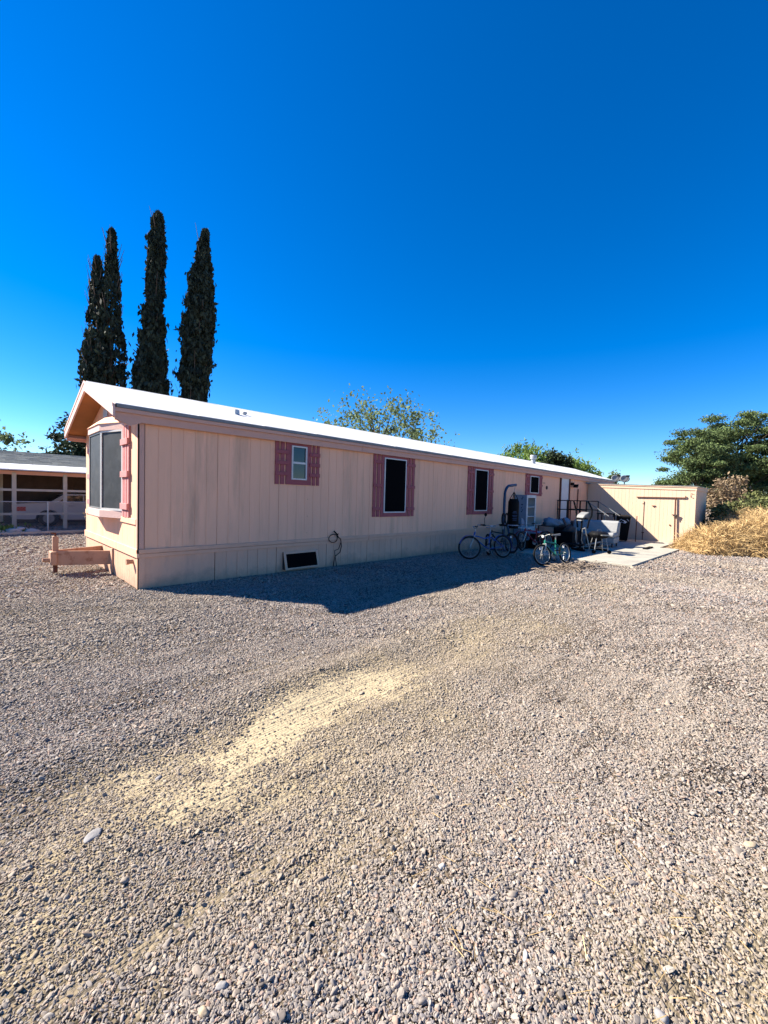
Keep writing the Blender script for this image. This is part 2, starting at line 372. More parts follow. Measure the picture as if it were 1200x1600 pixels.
mh2 = t.nodes.new('ShaderNodeMath'); mh2.operation = 'MULTIPLY_ADD'; mh2.inputs[1].default_value = 6.0
mst = t.nodes.new('ShaderNodeMath'); mst.operation = 'MULTIPLY'; t.links.new(nst.outputs[0], mst.inputs[0]); t.links.new(at.outputs['Fac'], mst.inputs[1])
t.links.new(mst.outputs[0], mh2.inputs[0]); t.links.new(mh.outputs[0], mh2.inputs[2]); t.links.new(mh2.outputs[0], bp.inputs['Height']); t.links.new(bp.outputs[0], b.inputs['Normal'])
iv3 = t.nodes.new('ShaderNodeMapRange'); iv3.inputs[3].default_value = 1.0; iv3.inputs[4].default_value = 0.45
t.links.new(dr.outputs[0], iv3.inputs[0]); t.links.new(iv3.outputs[0], bp.inputs['Strength'])
ground = np_mesh('ground', V, F, gmx, smooth=True); ground['kind'] = 'structure'
al = ground.data.attributes.new('dust', 'FLOAT', 'POINT')
al.data.foreach_set('value', dust_at(V[:, 0], V[:, 1]).astype(np.float32))
af = ground.data.attributes.new('gap_shade', 'FLOAT', 'POINT')  # ground colour darkened near the camera: painted shade in gaps between pebbles
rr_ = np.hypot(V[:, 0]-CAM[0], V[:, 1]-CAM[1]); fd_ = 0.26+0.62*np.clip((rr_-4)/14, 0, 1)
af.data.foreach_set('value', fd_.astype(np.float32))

# pebbles, spread by geometry nodes over points computed here
def pebble_points():
    P = []; 
    cx, cy = CAM[0], CAM[1]
    for r0, r1, dens, s0 in ((0.6, 2.6, 31000, 0.0042), (2.6, 4.5, 19000, 0.0047), (4.5, 7.5, 6500, 0.0066), (7.5, 12, 2200, 0.0098), (12, 24, 450, 0.016)):
        A = 0.5*(r1*r1-r0*r0)*R(100); n = int(A*dens)
        rr = np.sqrt(nr.random(n)*(r1*r1-r0*r0)+r0*r0); th = R(45)+R(100)*(nr.random(n)-.5)
        x = cx+rr*np.cos(th); y = cy+rr*np.sin(th)
        s = s0*np.exp(nr.normal(size=n)*0.36)*(1+0.25*(vnoise(x*2, y*2, 77)-.5))
        P.append(np.stack([x, y, s], 1))
    P = np.concatenate(P); x, y, s = P.T
    k = ~((x > -0.02) & (x < 23) & (y > -0.03) & (y < 4.1))
    k &= ~((x > 9.95) & (x < 19.7) & (y > -4.38))
    d = dust_at(x, y)
    k &= nr.random(len(x)) > np.clip(d*1.35-0.12, 0, 0.93)
    k &= nr.random(len(x)) > 0.45*np.clip((vnoise(x*4, y*6, 51)-.62)*6, 0, 1)
    k &= nr.random(len(x)) > 0.35*(vnoise(x*1.1+3, y*1.3, 21) < 0.3)
    return x[k], y[k], s[k], d[k]
px, py, ps, pd = pebble_points()
n = len(px)
pm = bpy.data.meshes.new('gravel'); pm.vertices.add(n)
flat = 0.5+0.35*nr.random(n)
co = np.stack([px, py, gz(px, py)+ps*0.28], 1).astype(np.float32); pm.vertices.foreach_set('co', co.ravel())
def fattr(nm, ty, arr, key):
    a_ = pm.attributes.new(nm, ty, 'POINT'); a_.data.foreach_set(key, np.ascontiguousarray(arr, dtype=np.float32 if ty != 'INT' else np.int32).ravel())
fattr('rot', 'FLOAT_VECTOR', np.stack([nr.normal(size=n)*0.48, nr.normal(size=n)*0.48, nr.random(n)*6.28], 1), 'vector')
fattr('scl', 'FLOAT_VECTOR', np.stack([ps*(1+.5*nr.random(n)), ps*(0.65+.3*nr.random(n)), ps*flat*0.75], 1), 'vector')
fattr('pick', 'INT', nr.integers(0, 5, n), 'value')
lowf = vnoise(px*0.5, py*0.5, 31)
fattr('tone', 'FLOAT', np.clip(nr.random(n)*0.9+0.12*(lowf-.5), 0, 1), 'value')
fattr('dusty', 'FLOAT', np.clip(pd*1.2+0.9*np.clip(vnoise(px*.55, py*.9, 33)-.25, 0, 1)*nr.random(n)**.5, 0, 0.85), 'value')
gravel = bpy.data.objects.new('gravel', pm); C.objects.link(gravel)
tag(gravel, 'loose multicoloured gravel spread over the whole yard', 'gravel', kind='stuff')
gp_ = bpy.data.materials.new('pebbles'); gp_.use_nodes = True
t = gp_.node_tree; b = t.nodes['Principled BSDF']; b.inputs['Roughness'].default_value = 0.85; b.inputs['Specular IOR Level'].default_value = 0.25
a1 = t.nodes.new('ShaderNodeAttribute'); a1.attribute_type = 'INSTANCER'; a1.attribute_name = 'tone'
a2 = t.nodes.new('ShaderNodeAttribute'); a2.attribute_type = 'INSTANCER'; a2.attribute_name = 'dusty'
crs = t.nodes.new('ShaderNodeValToRGB'); e = crs.color_ramp.elements
cols = [(0.0, (0.13, 0.11, 0.105)), (0.12, (0.24, 0.215, 0.21)), (0.25, (0.36, 0.31, 0.28)), (0.4, (0.30, 0.27, 0.27)), (0.52, (0.47, 0.385, 0.32)),
        (0.64, (0.42, 0.39, 0.37)), (0.76, (0.56, 0.44, 0.35)), (0.84, (0.43, 0.27, 0.21)), (0.92, (0.60, 0.56, 0.51)), (1.0, (0.80, 0.75, 0.68))]
e[0].position, e[0].color = 0.0, (*cols[0][1], 1); e[1].position, e[1].color = 1.0, (*cols[-1][1], 1)
for p_, c_ in cols[1:-1]:
    q = e.new(p_); q.color = (*c_, 1)
t.links.new(a1.outputs['Fac'], crs.inputs[0])
mxd = t.nodes.new('ShaderNodeMix'); mxd.data_type = 'RGBA'; mxd.inputs[7].default_value = (0.47, 0.38, 0.27, 1)
t.links.new(a2.outputs['Fac'], mxd.inputs[0]); t.links.new(crs.outputs[0], mxd.inputs[6])
tc = t.nodes.new('ShaderNodeTexCoord'); nn = t.nodes.new('ShaderNodeTexNoise'); nn.inputs['Scale'].default_value = 1.5; nn.inputs['Detail'].default_value = 4
t.links.new(tc.outputs['Object'], nn.inputs['Vector'])
mr = t.nodes.new('ShaderNodeMapRange'); mr.inputs[3].default_value = 0.38; mr.inputs[4].default_value = 0.92; t.links.new(nn.outputs[0], mr.inputs[0])
vm = t.nodes.new('ShaderNodeVectorMath'); vm.operation = 'SCALE'; t.links.new(mxd.outputs[2], vm.inputs[0]); t.links.new(mr.outputs[0], vm.inputs['Scale'])
t.links.new(vm.outputs[0], b.inputs['Base Color'])
ng = bpy.data.node_groups.new('scatter', 'GeometryNodeTree')
ng.interface.new_socket('Geometry', in_out='INPUT', socket_type='NodeSocketGeometry')
ng.interface.new_socket('Geometry', in_out='OUTPUT', socket_type='NodeSocketGeometry')
gi = ng.nodes.new('NodeGroupInput'); go = ng.nodes.new('NodeGroupOutput')
L_ = ng.links.new
g2i = ng.nodes.new('GeometryNodeGeometryToInstance')
for k in range(5):
    ic = ng.nodes.new('GeometryNodeMeshIcoSphere'); ic.inputs['Radius'].default_value = 1.0; ic.inputs['Subdivisions'].default_value = 2
    spn = ng.nodes.new('GeometryNodeSetPosition'); po = ng.nodes.new('GeometryNodeInputPosition')
    nt_ = ng.nodes.new('ShaderNodeTexNoise'); nt_.noise_dimensions = '4D'; nt_.inputs['W'].default_value = k*3.7; nt_.inputs['Scale'].default_value = 0.75; nt_.inputs['Detail'].default_value = 1
    sb = ng.nodes.new('ShaderNodeVectorMath'); sb.operation = 'SUBTRACT'; sb.inputs[1].default_value = (.5, .5, .5)
    sc = ng.nodes.new('ShaderNodeVectorMath'); sc.operation = 'SCALE'; sc.inputs['Scale'].default_value = 1.7
    L_(po.outputs[0], nt_.inputs['Vector']); L_(nt_.outputs['Color'], sb.inputs[0]); L_(sb.outputs[0], sc.inputs[0])
    L_(sc.outputs[0], spn.inputs['Offset']); L_(ic.outputs[0], spn.inputs['Geometry'])
    sm_ = ng.nodes.new('GeometryNodeSetMaterial'); sm_.inputs['Material'].default_value = gp_
    ss = ng.nodes.new('GeometryNodeSetShadeSmooth'); ss.inputs['Shade Smooth'].default_value = (k % 2 == 0)
    L_(spn.outputs[0], ss.inputs[0]); L_(ss.outputs[0], sm_.inputs[0]); L_(sm_.outputs[0], g2i.inputs[0])
iop = ng.nodes.new('GeometryNodeInstanceOnPoints'); iop.inputs['Pick Instance'].default_value = True
def na(nm, ty):
    q = ng.nodes.new('GeometryNodeInputNamedAttribute'); q.data_type = ty; q.inputs[0].default_value = nm; return q.outputs[0]
L_(gi.outputs[0], iop.inputs['Points']); L_(g2i.outputs[0], iop.inputs['Instance'])
L_(na('pick', 'INT'), iop.inputs['Instance Index']); L_(na('rot', 'FLOAT_VECTOR'), iop.inputs['Rotation']); L_(na('scl', 'FLOAT_VECTOR'), iop.inputs['Scale'])
L_(iop.outputs[0], go.inputs[0])
md = gravel.modifiers.new('scatter', 'NODES'); md.node_group = ng

# ------------------------------------------------------------------ mobile home
L = 19.6; LEND = 23.2; W_ = 4.0; ZE = 2.79; ZR = 3.47
ER = 0.12                                    # side overhang
def roofz(y): return ZE + (ZR-ZE)*(1-abs(y-2.0)/2.12)
home = thing('mobile_home', 'long pink single-wide mobile home with white roof and rose shutters', 'mobile home')
light_block = MB(); light_block.prism([(0.06, 0.06, 0.0), (0.06, W_-.02, 0.0), (0.06, W_-.02, 2.72), (0.06, 2.0, 3.36), (0.06, 0.06, 2.72)], (LEND-.1, 0, -0.0))  # unseen solid core added inside the home to block light
light_block.build('hidden_core', M['wall'], home)
def groove_panel(place, u0, u1, zb, zt, name, m_, parent, step=0.2032, gap=0.0045, joint=0.007):
    mb = MB()
    zt_ = zt if callable(zt) else (lambda u: zt); zb_ = zb if callable(zb) else (lambda u: zb)
    a, b_ = u0+joint/2, u1-joint/2
    def slab(s0, s1, d0, d1):
        pts = []
        for zf in (zb_, zt_):
            for (u, d) in ((s0, d0), (s1, d0), (s1, d1), (s0, d1)): pts.append(place(u, zf(u), d))
        mb.hexa(pts)
    slab(a, b_, -0.03, -0.006)
    n_ = max(1, round((u1-u0)/step)); st = (u1-u0)/n_
    for i in range(n_):
        s0 = u0+i*st+(gap/2 if i else joint/2); s1 = u0+(i+1)*st-(gap/2 if i < n_-1 else joint/2)
        slab(s0, s1, -0.006, rnd.uniform(-0.0008, 0.0008))
    return mb.build(name, m_, parent)
side = lambda u, z, d: (u, -d, z)
endw = lambda u, z, d: (-d, u, z)
ZB = 0.60
u = 0.08; k = 0
joints = [0.08, 1.22]
while joints[-1] < LEND-.6: joints.append(joints[-1]+1.2192)
joints[-1] = LEND
for a_, b_ in zip(joints[:-1], joints[1:]): groove_panel(side, max(a_, .071) if a_ < .1 else a_, b_, ZB, 2.66, 'wall_panel', M['wall'], home)
for a_, b_ in zip(joints[:-1], joints[1:]):
    groove_panel(lambda u, z, d: (u, -d-0.004+0.006*math.sin(u*3), z), a_-.03 if a_ > .1 else a_, b_-.03, lambda u: G(u, 0)-0.08, 0.505, 'skirt_panel', M['skirt'], home, gap=0.007, joint=0.012)
for a_, b_ in ((0.06, 1.24), (1.24, 2.46), (2.46, 3.68), (3.68, 4.0)):
    groove_panel(endw, a_, b_, ZB, lambda u: roofz(u)-0.07, 'wall_panel', M['wall'], home, step=0.145)
    groove_panel(endw, a_, b_, -0.08, 0.505, 'skirt_panel', M['skirt'], home, step=0.145)
B((-.0, W_, 0), (LEND, W_+.02, 2.7), 'rear_wall', M['wall'], home)
# corner boards and bands
MB().box((-.018, -.018, 0.63), (0.07, 0.0, 2.66)).box((-.018, -.018, .63), (0, .075, 2.66)).build('corner_board', M['trim'], home)
MB().box((-.014, -.014, -.08), (0.09, 0.0, 0.49)).box((-.014, -.014, -.08), (0, .06, .49)).build('corner_board', M['skirt'], home)
for x0 in np.arange(0, LEND, 4.88):
    x1 = min(x0+4.87, LEND)
    B((x0-(.03 if x0 == 0 else 0), -.034, .558), (x1, 0, .625), 'trim_board', M['band'], home, .004)
    B((x0-(.022 if x0 == 0 else 0), -.024, .492), (x1, 0, .553), 'trim_board', M['band'], home, .003)
B((-.03, -.034, .492), (0, 4.02, .625), 'trim_board', M['wall'], home, .004)
B((-.024, .07, 1.0), (0, 3.96, 1.09), 'trim_board', M['wall'], home, .003)
# roof
x0 = -0.34
xs = [x0]
while xs[-1] < LEND-.5: xs.append(xs[-1]+1.19)
xs[-1] = LEND+.25
for i, (a_, b_) in enumerate(zip(xs[:-1], xs[1:])):
    for sgn in (0, 1):
        mb = MB(); e0 = -ER if sgn == 0 else W_+ER; dz = rnd.uniform(-.0015, .0015)
        z0, z1 = ZE+.012+dz, ZR+.012+dz
        mb.hexa([(a_, e0, z0-.014), (b_+.03, e0, z0-.018), (b_+.03, 2.0, z1-.018), (a_, 2.0, z1-.014), (a_, e0, z0+.003), (b_+.03, e0, z0-.001), (b_+.03, 2.0, z1-.001), (a_, 2.0, z1+.003)])
        mb.build('roof_sheet', M['roof'], home)
MB().prism([(x0, 1.93, ZR-.012), (x0, 2.0, ZR+.022), (x0, 2.07, ZR-.012), (x0, 2.0, ZR+.012)], (LEND+.6, 0, 0)).build('ridge_cap', M['roof'], home)
for ys in (-ER, W_+ER):
    q = -1 if ys < 0 else 1
    MB().box((x0+.015, min(ys, ys+q*.012), ZE-.042), (LEND+.25, max(ys, ys+q*.012), ZE+.004)).build('drip_edge', M['drip'], home)
    for i, a_ in enumerate(np.arange(x0, LEND, 4.88)):
        b_ = min(a_+4.875, LEND+.25)
        MB().box((a_, min(ys, ys-q*.03), ZE-.105), (b_, max(ys, ys-q*.03), ZE-.045)).build('fascia_board', M['trim'], home, .003)
        y2 = ys-q*.035
        MB().box((a_, min(y2, y2-q*.02), ZE-.225), (b_, max(y2, y2-q*.02), ZE-.04)).build('fascia_board', M['trim'], home, .003)
    MB().box((x0+.03, min(ys-q*.05, ys-q*.12), ZE-.17), (LEND+.2, max(ys-q*.05, ys-q*.12), ZE-.15)).build('soffit', M['trim'], home)
# little bracket where fascia returns at the corner
MB().prism([(-.31, -.09, 2.57), (-.14, -.09, 2.50), (0.02, -.09, 2.57), (0.02, -.09, 2.62), (-.31, -.09, 2.62)], (0, .03, 0)).build('corner_bracket', M['trim'], home)
# rake boards and soffit of the front gable
for s_ in (-1, 1):
    e = 2.0+s_*2.12
    MB().prism([(x0, 2.0, ZR+.005), (x0, e, ZE+.0), (x0, e, ZE-.175), (x0, 2.0, ZR-.165)], (-.03, 0, 0)).build('rake_board', M['rake'], home, .003)
    MB().prism([(x0-.03, 2.0, ZR+.02), (x0-.03, e, ZE+.012), (x0-.03, e, ZE-.035), (x0-.03, 2.0, ZR-.027)], (-.008, 0, 0)).build('rake_trim', M['rake'], home)
    e2 = 2.0+s_*2.06
    MB().hexa([(x0, 2.0, ZR-.12), (-.001, 2.0, ZR-.12), (-.001, e2, ZE-.10), (x0, e2, ZE-.10), (x0, 2.0, ZR-.10), (-.001, 2.0, ZR-.10), (-.001, e2, ZE-.08), (x0, e2, ZE-.08)]).build('soffit', M['soffit'], home)
B((-.02, 1.98, 2.9), (-.001, 2.3, 3.06), 'gable_vent', M['galv'], home)
# windows on the long side
def window(u0, u1, z0, z1, t0, t1, tz0, tz1, rails=3, double=False, surround=0.09):
    wn = bpy.data.objects.new('window', None); C.objects.link(wn); wn.parent = home
    fr = MB(); tk = .028
    for a_, b_ in (((u0, z0), (u1, z0+tk)), ((u0, z1-tk), (u1, z1)), ((u0, z0+tk), (u0+tk, z1-tk)), ((u1-tk, z0+tk), (u1, z1-tk))):
        fr.box((a_[0], -.045, a_[1]), (b_[0], -.0, b_[1]))
    if double:
        zm = (z0+z1)/2; fr.box((u0+tk, -.04, zm-.02), (u1-tk, -.004, zm+.02))
    fr.build('frame', M['wframe'], wn)
    if double:
        B((u0+tk, -.022, z0+tk), (u1-tk, -.004, zm-.02), 'pane', M['glass'], wn)
        B((u0+tk, -.016, zm+.02), (u1-tk, -.003, z1-tk), 'pane', M['glass'], wn)
    else:
        B((u0+tk, -.034, z0+tk), (u1-tk, -.003, z1-tk), 'screen', M['screen'], wn)
    # surround boards
    s0, s1 = u0-surround, u1+surround
    for a_, b_ in (((s0, z1), (s1, tz1)), ((s0, tz0), (s1, z0)), ((s0, z0), (u0, z1)), ((u1, z0), (s1, z1))):
        B((a_[0], -.022, a_[1]), (b_[0], 0, b_[1]), 'surround_board', M['shutter'], wn)
    for (c0, c1) in ((t0, s0), (s1, t1)):
        sh = bpy.data.objects.new('shutter', None); C.objects.link(sh); sh.parent = home
        n_ = 2; gp2 = .036; wd = (c1-c0-2*gp2)/2
        for i in range(n_):
            a_ = c0+i*(wd+gp2)+(gp2 if c0 > u0 else 0)
            B((a_, -.02, tz0+rnd.uniform(-.004, .004)), (a_+wd, 0.001, tz1+rnd.uniform(-.004, .004)), 'slat', M['shutter'], sh, .002)
        H = tz1-tz0
        hh = .075
        for f_ in ((.13, .5, .87) if rails == 3 else (.25, .5, .75)):
            zc = tz0+H*f_
            cc0, cc1 = (c0-.003, s0-.004+.05) if c0 < u0 else (s1+.004-.05, c1+.003)
            B((cc0, -.043, zc-hh/2), (cc1, -.0225, zc+hh/2), 'rail', M['shutter'], sh, .003)
window(2.70, 3.06, 1.84, 2.52, 2.34, 3.39, 1.74, 2.585, rails=4, double=True, surround=.12)
window(5.34, 6.14, 1.15, 2.51, 4.98, 6.50, 1.05, 2.585)
window(9.42, 10.18, 1.17, 2.50, 9.03, 10.57, 1.06, 2.585)
window(13.28, 14.02, 1.84, 2.50, 12.92, 14.36, 1.74, 2.585)
for x_ in (2.75, 5.4, 6.1, 9.5, 10.1):
    nl = MB()
    for z_ in np.arange(.75, 2.5, .35): nl.lathe([(.006, .001), (.006, -.0025)], (x_+.37, 0, z_), 'y', 6)
    o_ = nl.build('nail_heads', M['rust'], home); o_['kind'] = 'stuff'
# door
dr_ = bpy.data.objects.new('door', None); C.objects.link(dr_); dr_.parent = home
B((16.26, -.03, .72), (17.12, 0, 2.60), 'leaf', M['white'], dr_)
MB().box((16.16, -.05, .68), (16.26, 0, 2.66)).box((17.12, -.05, .68), (17.26, 0, 2.66)).box((16.26, -.05, 2.60), (17.12, 0, 2.66)).build('frame', M['rust'], dr_)
MB().lathe([(.03, 0), (.03, -.04), (.02, -.06)], (17.04, -.03, 1.62), 'y', 10).build('handle', M['chrome'], dr_)
MB().box((17.40, -.12, 2.30), (17.50, 0, 2.42)).box((17.44, -.3, 2.24), (17.54, -.12, 2.34)).box((17.5, -.2, 2.2), (17.72, -.08, 2.3)).build('door_lamp', M['black'], home)
MB().lathe([(.075, 0), (.075, -.02), (.05, -.03)], (14.83, 0, 2.1), 'y', 14).build('wall_vent', M['darkwood'], home)
B((14.45, -.03, 2.27), (14.62, 0, 2.285), 'wall_hook', M['darkwood'], home)
MB().tube([(18.2, -.04, 0.9), (18.25, -.04, 2.15)], .022, 6).build('antenna_pole', M['rust'], home)
# crawl-space vent leaning out of the skirting
cv = MB()
P0 = lambda u_, s_: (u_, -.025-.09*s_, .385-.345*s_)
def vbar(u0, u1, s0, s1, th):
    a_ = [P0(u0, s1), P0(u1, s1), P0(u1, s0), P0(u0, s0)]
    cv.hexa([(p[0], p[1]+th, p[2]-.01) for p in a_]+[(p[0], p[1]-.012, p[2]) for p in a_])
vbar(2.55, 3.38, 0, .11, .02); vbar(2.55, 3.38, .9, 1, .02); vbar(2.55, 2.60, .11, .9, .02); vbar(3.33, 3.38, .11, .9, .02)
vn = bpy.data.objects.new('crawl_vent', None); C.objects.link(vn); vn.parent = home
cv.build('frame', M['skirt'], vn)
a_ = [P0(2.6, .9), P0(3.33, .9), P0(3.33, .11), P0(2.6, .11)]
MB().hexa([(p[0], p[1]+.012, p[2]-.005) for p in a_]+[(p[0], p[1]+.004, p[2]) for p in a_]).build('screen', M['screen'], vn)
MB().prism([(2.55, 0.0, .385), (2.55, -.022, .385), (2.55, -.112, 0.04), (2.55, 0, 0.04)], (.012, 0, 0)).prism([(3.37, 0.0, .385), (3.37, -.022, .385), (3.37, -.112, 0.04), (3.37, 0, 0.04)], (.012, 0, 0)).build('side_cheek', M['darkwood'], vn)
# bay window
bay = bpy.data.objects.new('bay_window', None); C.objects.link(bay); bay.parent = home
def bp_(d, z, o=0): return [(0.0, .90-o, z), (-d-o, 1.52-o*.3, z), (-d-o, 2.46+o*.3, z), (0.0, 3.10+o, z)]
MB().prism(bp_(.2, 1.05, .025), (0, 0, .13)).build('sill', M['rake'], bay, .004)
MB().prism(bp_(.2, 2.56, .03), (0, 0, .12)).build('head_trim', M['rake'], bay, .004)
rf = MB(); lo = bp_(.2, 2.68, .05)
rf.add([*lo, (-.001, 2.0, 2.93), (-.001, 1.5, 2.86), (-.001, 2.5, 2.86)], [(0, 1, 5), (1, 2, 4), (1, 4, 5), (2, 6, 4), (2, 3, 6), (3, 2, 1, 0), (0, 5, 4, 6, 3)])
rf.build('bay_roof', M['wall'], bay)
pts = bp_(.19, 0)
for i in range(3):
    (xa, ya, _), (xb, yb, _) = pts[i], pts[i+1]
    dx, dy = xb-xa, yb-ya; ln = math.hypot(dx, dy); dx /= ln; dy /= ln; nxx, nyy = -dy, dx
    def q(s_, z, d): return (xa+dx*s_+nxx*d, ya+dy*s_+nyy*d, z)
    fr = MB(); tk = .03
    for s0, s1, z0, z1 in ((0, ln, 1.18, 1.215), (0, ln, 2.53, 2.56), (0, tk, 1.215, 2.53), (ln-tk, ln, 1.215, 2.53)):
        fr.hexa([q(s0, z0, -.01), q(s1, z0, -.01), q(s1, z0, .02), q(s0, z0, .02), q(s0, z1, -.01), q(s1, z1, -.01), q(s1, z1, .02), q(s0, z1, .02)])
    fr.build('frame', M['grey'] if i else M['wframe'], bay)
    MB().hexa([q(tk, 1.215, -.02), q(ln-tk, 1.215, -.02), q(ln-tk, 1.215, .006), q(tk, 1.215, .006), q(tk, 2.53, -.02), q(ln-tk, 2.53, -.02), q(ln-tk, 2.53, .006), q(tk, 2.53, .006)]).build('pane', M['bayglass'], bay)
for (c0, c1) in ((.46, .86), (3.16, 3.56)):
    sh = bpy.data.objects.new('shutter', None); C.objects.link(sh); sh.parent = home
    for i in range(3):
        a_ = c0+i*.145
        B((-.03, a_, 1.09+rnd.uniform(-.005, .005)), (0.001, a_+.11, 2.60), 'slat', M['litshutter'], sh, .002)
    for zc in (1.27, 1.80, 2.33): B((-.06, c0-.012, zc-.05), (-.03, c1+.012, zc+.05), 'rail', M['litshutter'], sh, .003)
MB().lathe([(.035, 0), (.035, -.06), (.045, -.06), (.045, -.10)], (0, .29, .40), 'x', 12).build('pipe_cap', M['hitch'], home)
# hitch tongue
hi = bpy.data.objects.new('hitch', None); C.objects.link(hi); hi.parent = home
def beam(a, b_, h, th, name, m_, par):
    a = Vector(a); b_ = Vector(b_); d = (b_-a).normalized(); s_ = Vector((-d.y, d.x, 0)).normalized()*th
    up_ = Vector((0, 0, h))
    return MB().hexa([a-s_, b_-s_, b_+s_, a+s_, a-s_+up_, b_-s_+up_, b_+s_+up_, a+s_+up_]).build(name, m_, par, .004)
beam((.1, 1.66, .165), (-.80, 1.93, .19), .25, .02, 'beam', M['hitch'], hi)
beam((.1, 2.50, .19), (-.80, 2.07, .20), .24, .02, 'beam', M['hitch'], hi)
B((-.86, 1.86, .20), (-.77, 2.14, .43), 'coupler_plate', M['hitch'], hi, .01)
MB().tube([(-.8, 1.98, .27), (-.96, 1.98, .29)], .045, 8, .035).build('coupler', M['hitch'], hi)
MB().tube([(-.78, 2.0, .05), (-.78, 2.0, .42)], .035, 8).build('jack_foot', M['rust'], hi)
B((-.82, 1.96, .43), (-.74, 2.04, .69), 'jack_post', M['hitch'], hi, .005)
MB().tube([(-.78, 2.0, .69), (-.78, 2.0, .74), (-.84, 1.95, .75)], .018, 6).build('jack_handle', M['rust'], hi)
MB().box((-.03, 1.54, -.02), (-.002, 1.66, .47)).build('skirt_edge', M['skirt'], hi)
# roof vents
def pipe_vent(x, y, z, r_, h):
    vt = MB(); vt.lathe([(r_, -.25), (r_, h*.55), (r_*1.5, h*.55), (r_*1.5, h*.72), (r_*1.15, h*.72), (r_*1.5, h*.8), (r_*1.4, h)], (x, y, z), 'z', 14)
    return vt.build('roof_vent', M['galv'], home)
pipe_vent(16.3, 1.3, roofz(1.3), .10, .38)
pipe_vent(2.2, 1.0, roofz(1.0), .035, .07)
MB().lathe([(.10, -.03), (.06, .015), (.055, .10), (.02, .11)], (1.98, .9, roofz(.9)), 'z', 10).build('roof_vent', M['galv'], home)

# cord hanging on the wall
cord = MB()
cp = [(3.80+.14*math.cos(a)*(1 if a < 5 else .7), -.045, .60+.09*math.sin(a)) for a in np.linspace(0.4, 6.9, 16)]
cord.tube(cp, .009, 5)
cord.tube([(3.93, -.05, .70), (3.86, -.05, .66), (3.99, -.05, .58), (4.02, -.05, .42), (3.98, -.05, .28), (3.84, -.05, .2), (3.82, -.05, .1), (3.80, -.05, -.02)], .009, 5)
cord.tube([(4.0, -.06, .52), (3.93, -.06, .36), (3.82, -.06, .33), (3.83, -.06, .22), (3.86, -.06, .1), (3.88, -.06, -.02)], .008, 5)
cord.tube([(3.80, -.05, .76), (3.90, -.06, .67)], .016, 6)
tag(cord.build('power_cord', M['black']), 'black power cord looped on the wall beside the skirting vent', 'cord')

# ------------------------------------------------------------------ shed
shed = thing('shed', 'flat-roofed pale pink storage shed with wide double doors', 'shed', (0, 0, 0))
XS = 19.6; YR = -4.30
shz = lambda y: 2.47 + (y)*(-0.0)*1 + (y/4.3)*0.13
shp = lambda u_, z, d: (XS-d, -u_, z)
edges = [0.02, 0.62, 1.22, 1.83, 2.43, 3.05, 3.63, 4.28]
for a_, b_ in zip(edges[:-1], edges[1:]):
    groove_panel(shp, a_, b_, -.2, lambda u_: shz(-u_)-.02, 'door_panel' if 2.43 <= a_ < 3.6 else 'wall_panel', M['shedwall'], shed, step=.16)
shr = lambda u_, z, d: (u_, YR-d, z)
for a_ in (19.62, 20.66, 21.70): groove_panel(shr, a_, a_+1.03, -.25, lambda u_: shz(YR)-.02, 'wall_panel', M['shedwall'], shed, step=.2)
B((XS-.02, YR-.015, -.2), (XS+.07, YR+.02, 2.2), 'corner_board', M['shedwall'], shed)
B((XS+.04, YR+.04, -.25), (22.7, -.1, 2.3), 'hidden_core', M['shedwall'], shed)
B((22.7, YR, -.25), (22.73, 0, 2.3), 'rear_wall', M['shedwall'], shed)
def strip(y0, y1, zo0, zo1, d0, d1):
    return MB().hexa([(XS-d1, y0, shz(y0)+zo0), (XS-d0, y0, shz(y0)+zo0), (XS-d0, y1, shz(y1)+zo0), (XS-d1, y1, shz(y1)+zo0),
                      (XS-d1, y0, shz(y0)+zo1), (XS-d0, y0, shz(y0)+zo1), (XS-d0, y1, shz(y1)+zo1), (XS-d1, y1, shz(y1)+zo1)])
strip(-.09, YR-.03, -.17, -.055, 0, .025).build('fascia_board', M['shedwall'], shed)
strip(-.09, YR-.045, -.055, .0, 0, .05).build('fascia_board', M['shedwall'], shed)
B((XS-.02, YR-.03, 2.17), (22.75, YR, 2.335), 'fascia_board', M['shedwall'], shed)
strip(-.09, YR-.07, 0, .012, -3.2, .07).build('roof_edge', M['galv'], shed)
B((19.0, -.14, 2.45), (19.59, -.1, 2.5), 'junction_flashing', M['standblue'], shed)
B((XS-.05, -3.97, 1.83), (XS-.02, -2.14, 1.87), 'door_track', M['rust'], shed)
B((XS-.06, -3.98, 1.86), (XS-.02, -3.95, 1.93), 'track_stop', M['rust'], shed)
MB().tube([(XS-.06, -3.62, 1.85), (XS-.07, -3.63, 1.1), (XS-.08, -3.66, -.05)], .028, 6).build('lock_bar', M['rust'], shed)
lk = MB().box((XS-.13, -3.70, 1.05), (XS-.05, -3.56, 1.12)).box((XS-.11, -3.75, 1.10), (XS-.07, -3.52, 1.13)).tube([(XS-.1, -3.67, 1.05), (XS-.12, -3.66, .97), (XS-.1, -3.6, .99)], .018, 6)
lk.build('padlock', M['darkwood'], shed)
MB().box((XS-.012, -2.455, .05), (XS+.0, -2.44, 1.66)).build('door_seam', M['darkwood'], shed)
MB().box((XS-.02, -2.46, -.12), (XS, -2.43, .26)).box((XS-.02, -2.50, .24), (XS, -2.40, .28)).build('hinge', M['rust'], shed)
MB().box((XS-.02, -2.455, 1.55), (XS, -2.43, 1.66)).box((XS-.015, -2.46, 1.55), (XS, -2.38, 1.57)).build('hinge', M['rust'], shed)
MB().box((XS-.04, -2.88, 1.46), (XS, -2.76, 1.49)).box((XS-.03, -2.83, 1.42), (XS, -2.80, 1.47)).build('door_hook', M['rust'], shed)
